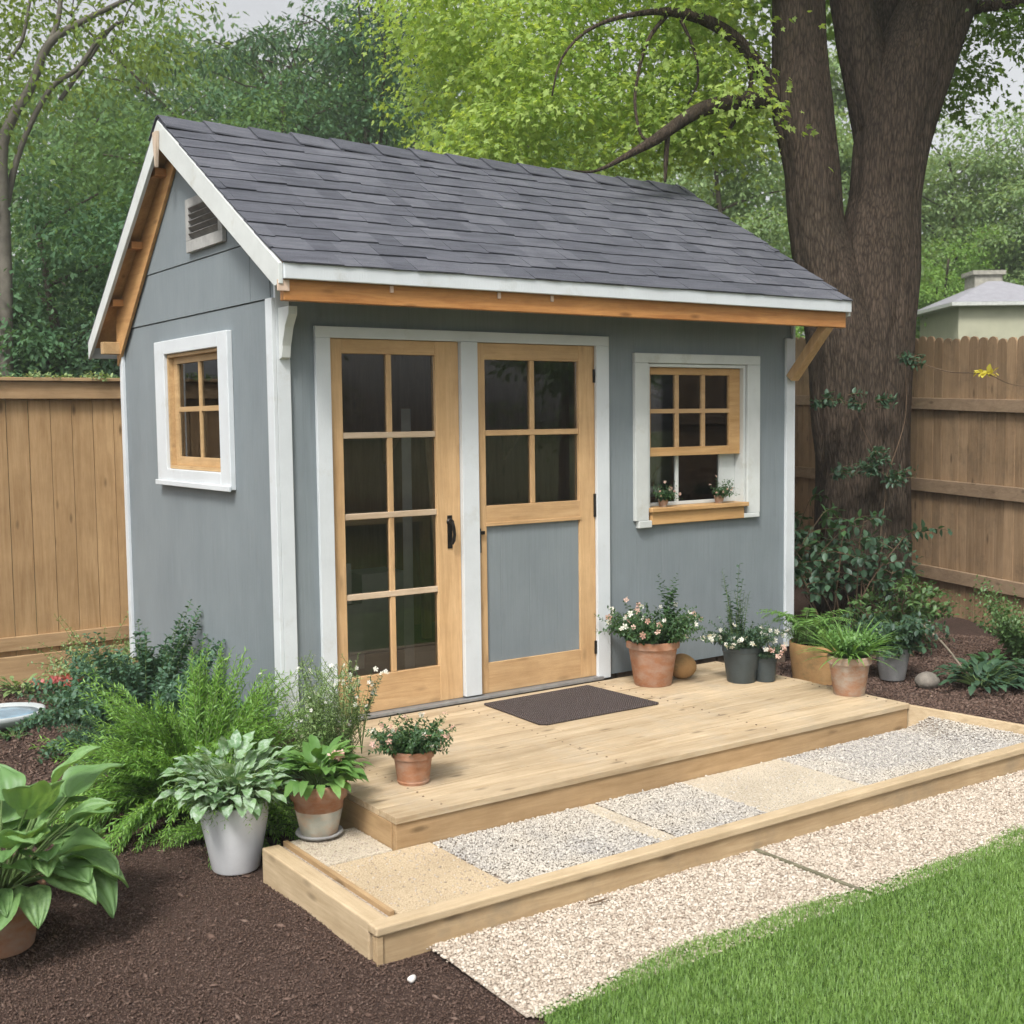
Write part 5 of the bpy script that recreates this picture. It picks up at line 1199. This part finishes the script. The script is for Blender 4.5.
# sparse yellow green tree at upper left with its own bent limbs
t = thing('slender_tree', 'slender tree with bent grey limbs and yellow green leaves at the upper left', 'tree', tuple(P(8, 420, 12.5)*np.array([1, 1, 0])), GB)
m = MB()
for px in ([(6, 420, 7, 0), (6, 300, 6.5, 0), (4, 220, 6, 0), (2, 150, 5.5, 0), (14, 115, 5, 0), (32, 85, 4.5, 0), (45, 50, 4.2, 0), (62, 33, 4, 0), (85, 20, 3, 0), (115, 5, 2.4, 0), (150, -12, 1.6, 0)],
           [(3, 150, 4, 0), (-12, 100, 3.4, 0), (-20, 50, 3, 0), (-15, -20, 2, 0)], [(44, 52, 3, 0), (58, 20, 2.6, .1), (62, -30, 2, .1)],
           [(5, 210, 4, .1), (20, 150, 3, .1), (48, 92, 2.6, .1), (78, 68, 2.4, .1), (98, 40, 2, .1), (118, 22, 1.5, .1)], [(60, 100, 2.2, .2), (85, 65, 2, .2), (110, 30, 1.4, .2), (125, 20, 1, .2)], [(8, 60, 2, .1), (22, 40, 1.8, .1), (30, 0, 1.5, .1)]):
    limb(m, px, 12.5, 30, 10)
m.build('trunk', plain('smooth_grey_bark', (.12, .11, .09), .9, .3, 6, .01), t, smooth=True)
C4 = region(150, -60, 190, -80, 150, 11.5, 14.5, lambda x, y: y < 125-.35*x and not (20 < x < 50 and 38 < y < 72) and random.random() < .8)
link('crown', merge([clusters(C4, 42, .34, .075, L_DIA, .6, .4, .6)]), lt_yel, t)
# far wood: one mass of leaves
pts = []
for k in range(3000):
    x = random.uniform(-420, 1400); d = random.uniform(37, 50); p = P(x, 420, d); h = float(np.interp(x, [-420, 0, 90, 140, 420, 520, 760, 840, 930, 1010, 1400], [11, 11, 12, 14, 14.5, 12, 10, 11, 8.5, 7.5, 8]))+1.2*math.sin(x*.041)+.8*math.sin(x*.11+1); p[2] = random.uniform(.3, max(1.5, h))*d/40; pts.append(p)
link_ = link('distant_wood', merge([clusters(np.array(pts), 44, 1.0, .28, L_DIA, .4, .3, .45)]), lt_mid, None); tag(link_, 'far green wood closing the view behind the yard', 'wood', kind='stuff')

for (x_, y_, h_, r_, lb_) in ((2, -17, 8, 2.6, 'unseen tree added across the lawn to reflect in the door glass'), (8, -20, 10, 3.0, 'tallest unseen tree added across the lawn for glass reflections'), (14, -16, 8, 2.6, 'unseen tree added across the lawn to reflect in the window'), (20, -21, 9, 3.0, 'unseen tree added at the far right of the lawn for reflections')):  # unseen trees behind the camera, added for the glass to reflect
    v_ = np.array([x_, y_, 0.])-CAM; dd_ = float(v_@F)
    c0 = P; P = lambda a, b, d, _p=np.array([x_, y_, 1.9]): _p.copy()
    tree(0, 20, h_, r_, lb_, lt_mid, 150, 60, .18, .8, zb=.6)
    P = c0
# ------------------------------------------------------------------ neighbouring outbuilding
d = 24.0; c = P(992, 420, d); c[2] = 0
hs_ = thing('neighbour_house', 'small pale house with a grey hipped roof and chimney beyond the right fence', 'house', tuple(c))
zE = P(992, 308, d)[2]; zT = P(992, 282, d)[2]; hw = 64/CP['f']*d
ux = np.array([R[0], R[1], 0]); ux /= np.linalg.norm(ux); uy = np.array([-ux[1], ux[0], 0])
def q4(h, z, k=1.0): return [c+ux*(-h)+uy*(-h*k)+G(0, 0, z), c+ux*h+uy*(-h*k)+G(0, 0, z), c+ux*h+uy*(h*k)+G(0, 0, z), c+ux*(-h)+uy*(h*k)+G(0, 0, z)]
m = MB(); m.prism(q4(hw*.86, 0), (0, 0, zE-.06)); m.build('wall', plain('pale_render', (.40, .40, .30), .8, .08, 3), hs_)
m = MB(); a = q4(hw, zE); tp = c+G(0, 0, zT); m.add(a+[tp-ux*.12, tp+ux*.12], [(0, 1, 5, 4), (1, 2, 5), (2, 3, 4, 5), (3, 0, 4), (3, 2, 1, 0)]); rf = m.build('roof', plain('grey_slate', (.28, .28, .31), .8, .12, 8), hs_)
m = MB(); m.prism(q4(hw*1.015, zE-.07), (0, 0, .066)); m.build('gutter', plain('white_gutter', (.5, .52, .5), .6), hs_)
ch = c-ux*.12+uy*.25; m = MB(); m.prism([ch+ux*sx*.27+uy*sy*.27+G(0, 0, zT-.6) for sx, sy in ((-1, -1), (1, -1), (1, 1), (-1, 1))], (0, 0, .72)); m.prism([ch+ux*sx*.32+uy*sy*.32+G(0, 0, zT+.12) for sx, sy in ((-1, -1), (1, -1), (1, 1), (-1, 1))], (0, 0, .08)); m.build('chimney', plain('chimney_stone', (.30, .29, .25), .9, .3, 12), rf)
m = MB()
e0 = c-uy*(hw*.86+.01); m.prism([e0+ux*.35+G(0, 0, zE-.35), e0+ux*.75+G(0, 0, zE-.35), e0+ux*.75+G(0, 0, zE-1.1), e0+ux*.35+G(0, 0, zE-1.1)], tuple(-uy*.04)); m.build('window', plain('window_frame_white', (.55, .58, .56), .5), hs_)
S.cycles.use_adaptive_sampling = True; S.cycles.adaptive_threshold = .03; S.cycles.adaptive_min_samples = 16
hz = MB(); hz.box(-40, 55, -30, 70, -1.0, 22.0)
hm = bpy.data.materials.new('air'); hm.use_nodes = True; hn = hm.node_tree; hn.nodes.remove(hn.nodes['Principled BSDF'])
pv = hn.nodes.new('ShaderNodeVolumePrincipled'); pv.inputs['Color'].default_value = (.90, .94, .95, 1); pv.inputs['Density'].default_value = .0024; pv.inputs['Anisotropy'].default_value = .2
hn.links.new(pv.outputs[0], hn.nodes['Material Output'].inputs['Volume'])
ho = hz.build('haze', hm, None); tag(ho, kind='stuff')
print('verts', sum(len(o.data.vertices) for o in bpy.data.objects if o.type == 'MESH'))
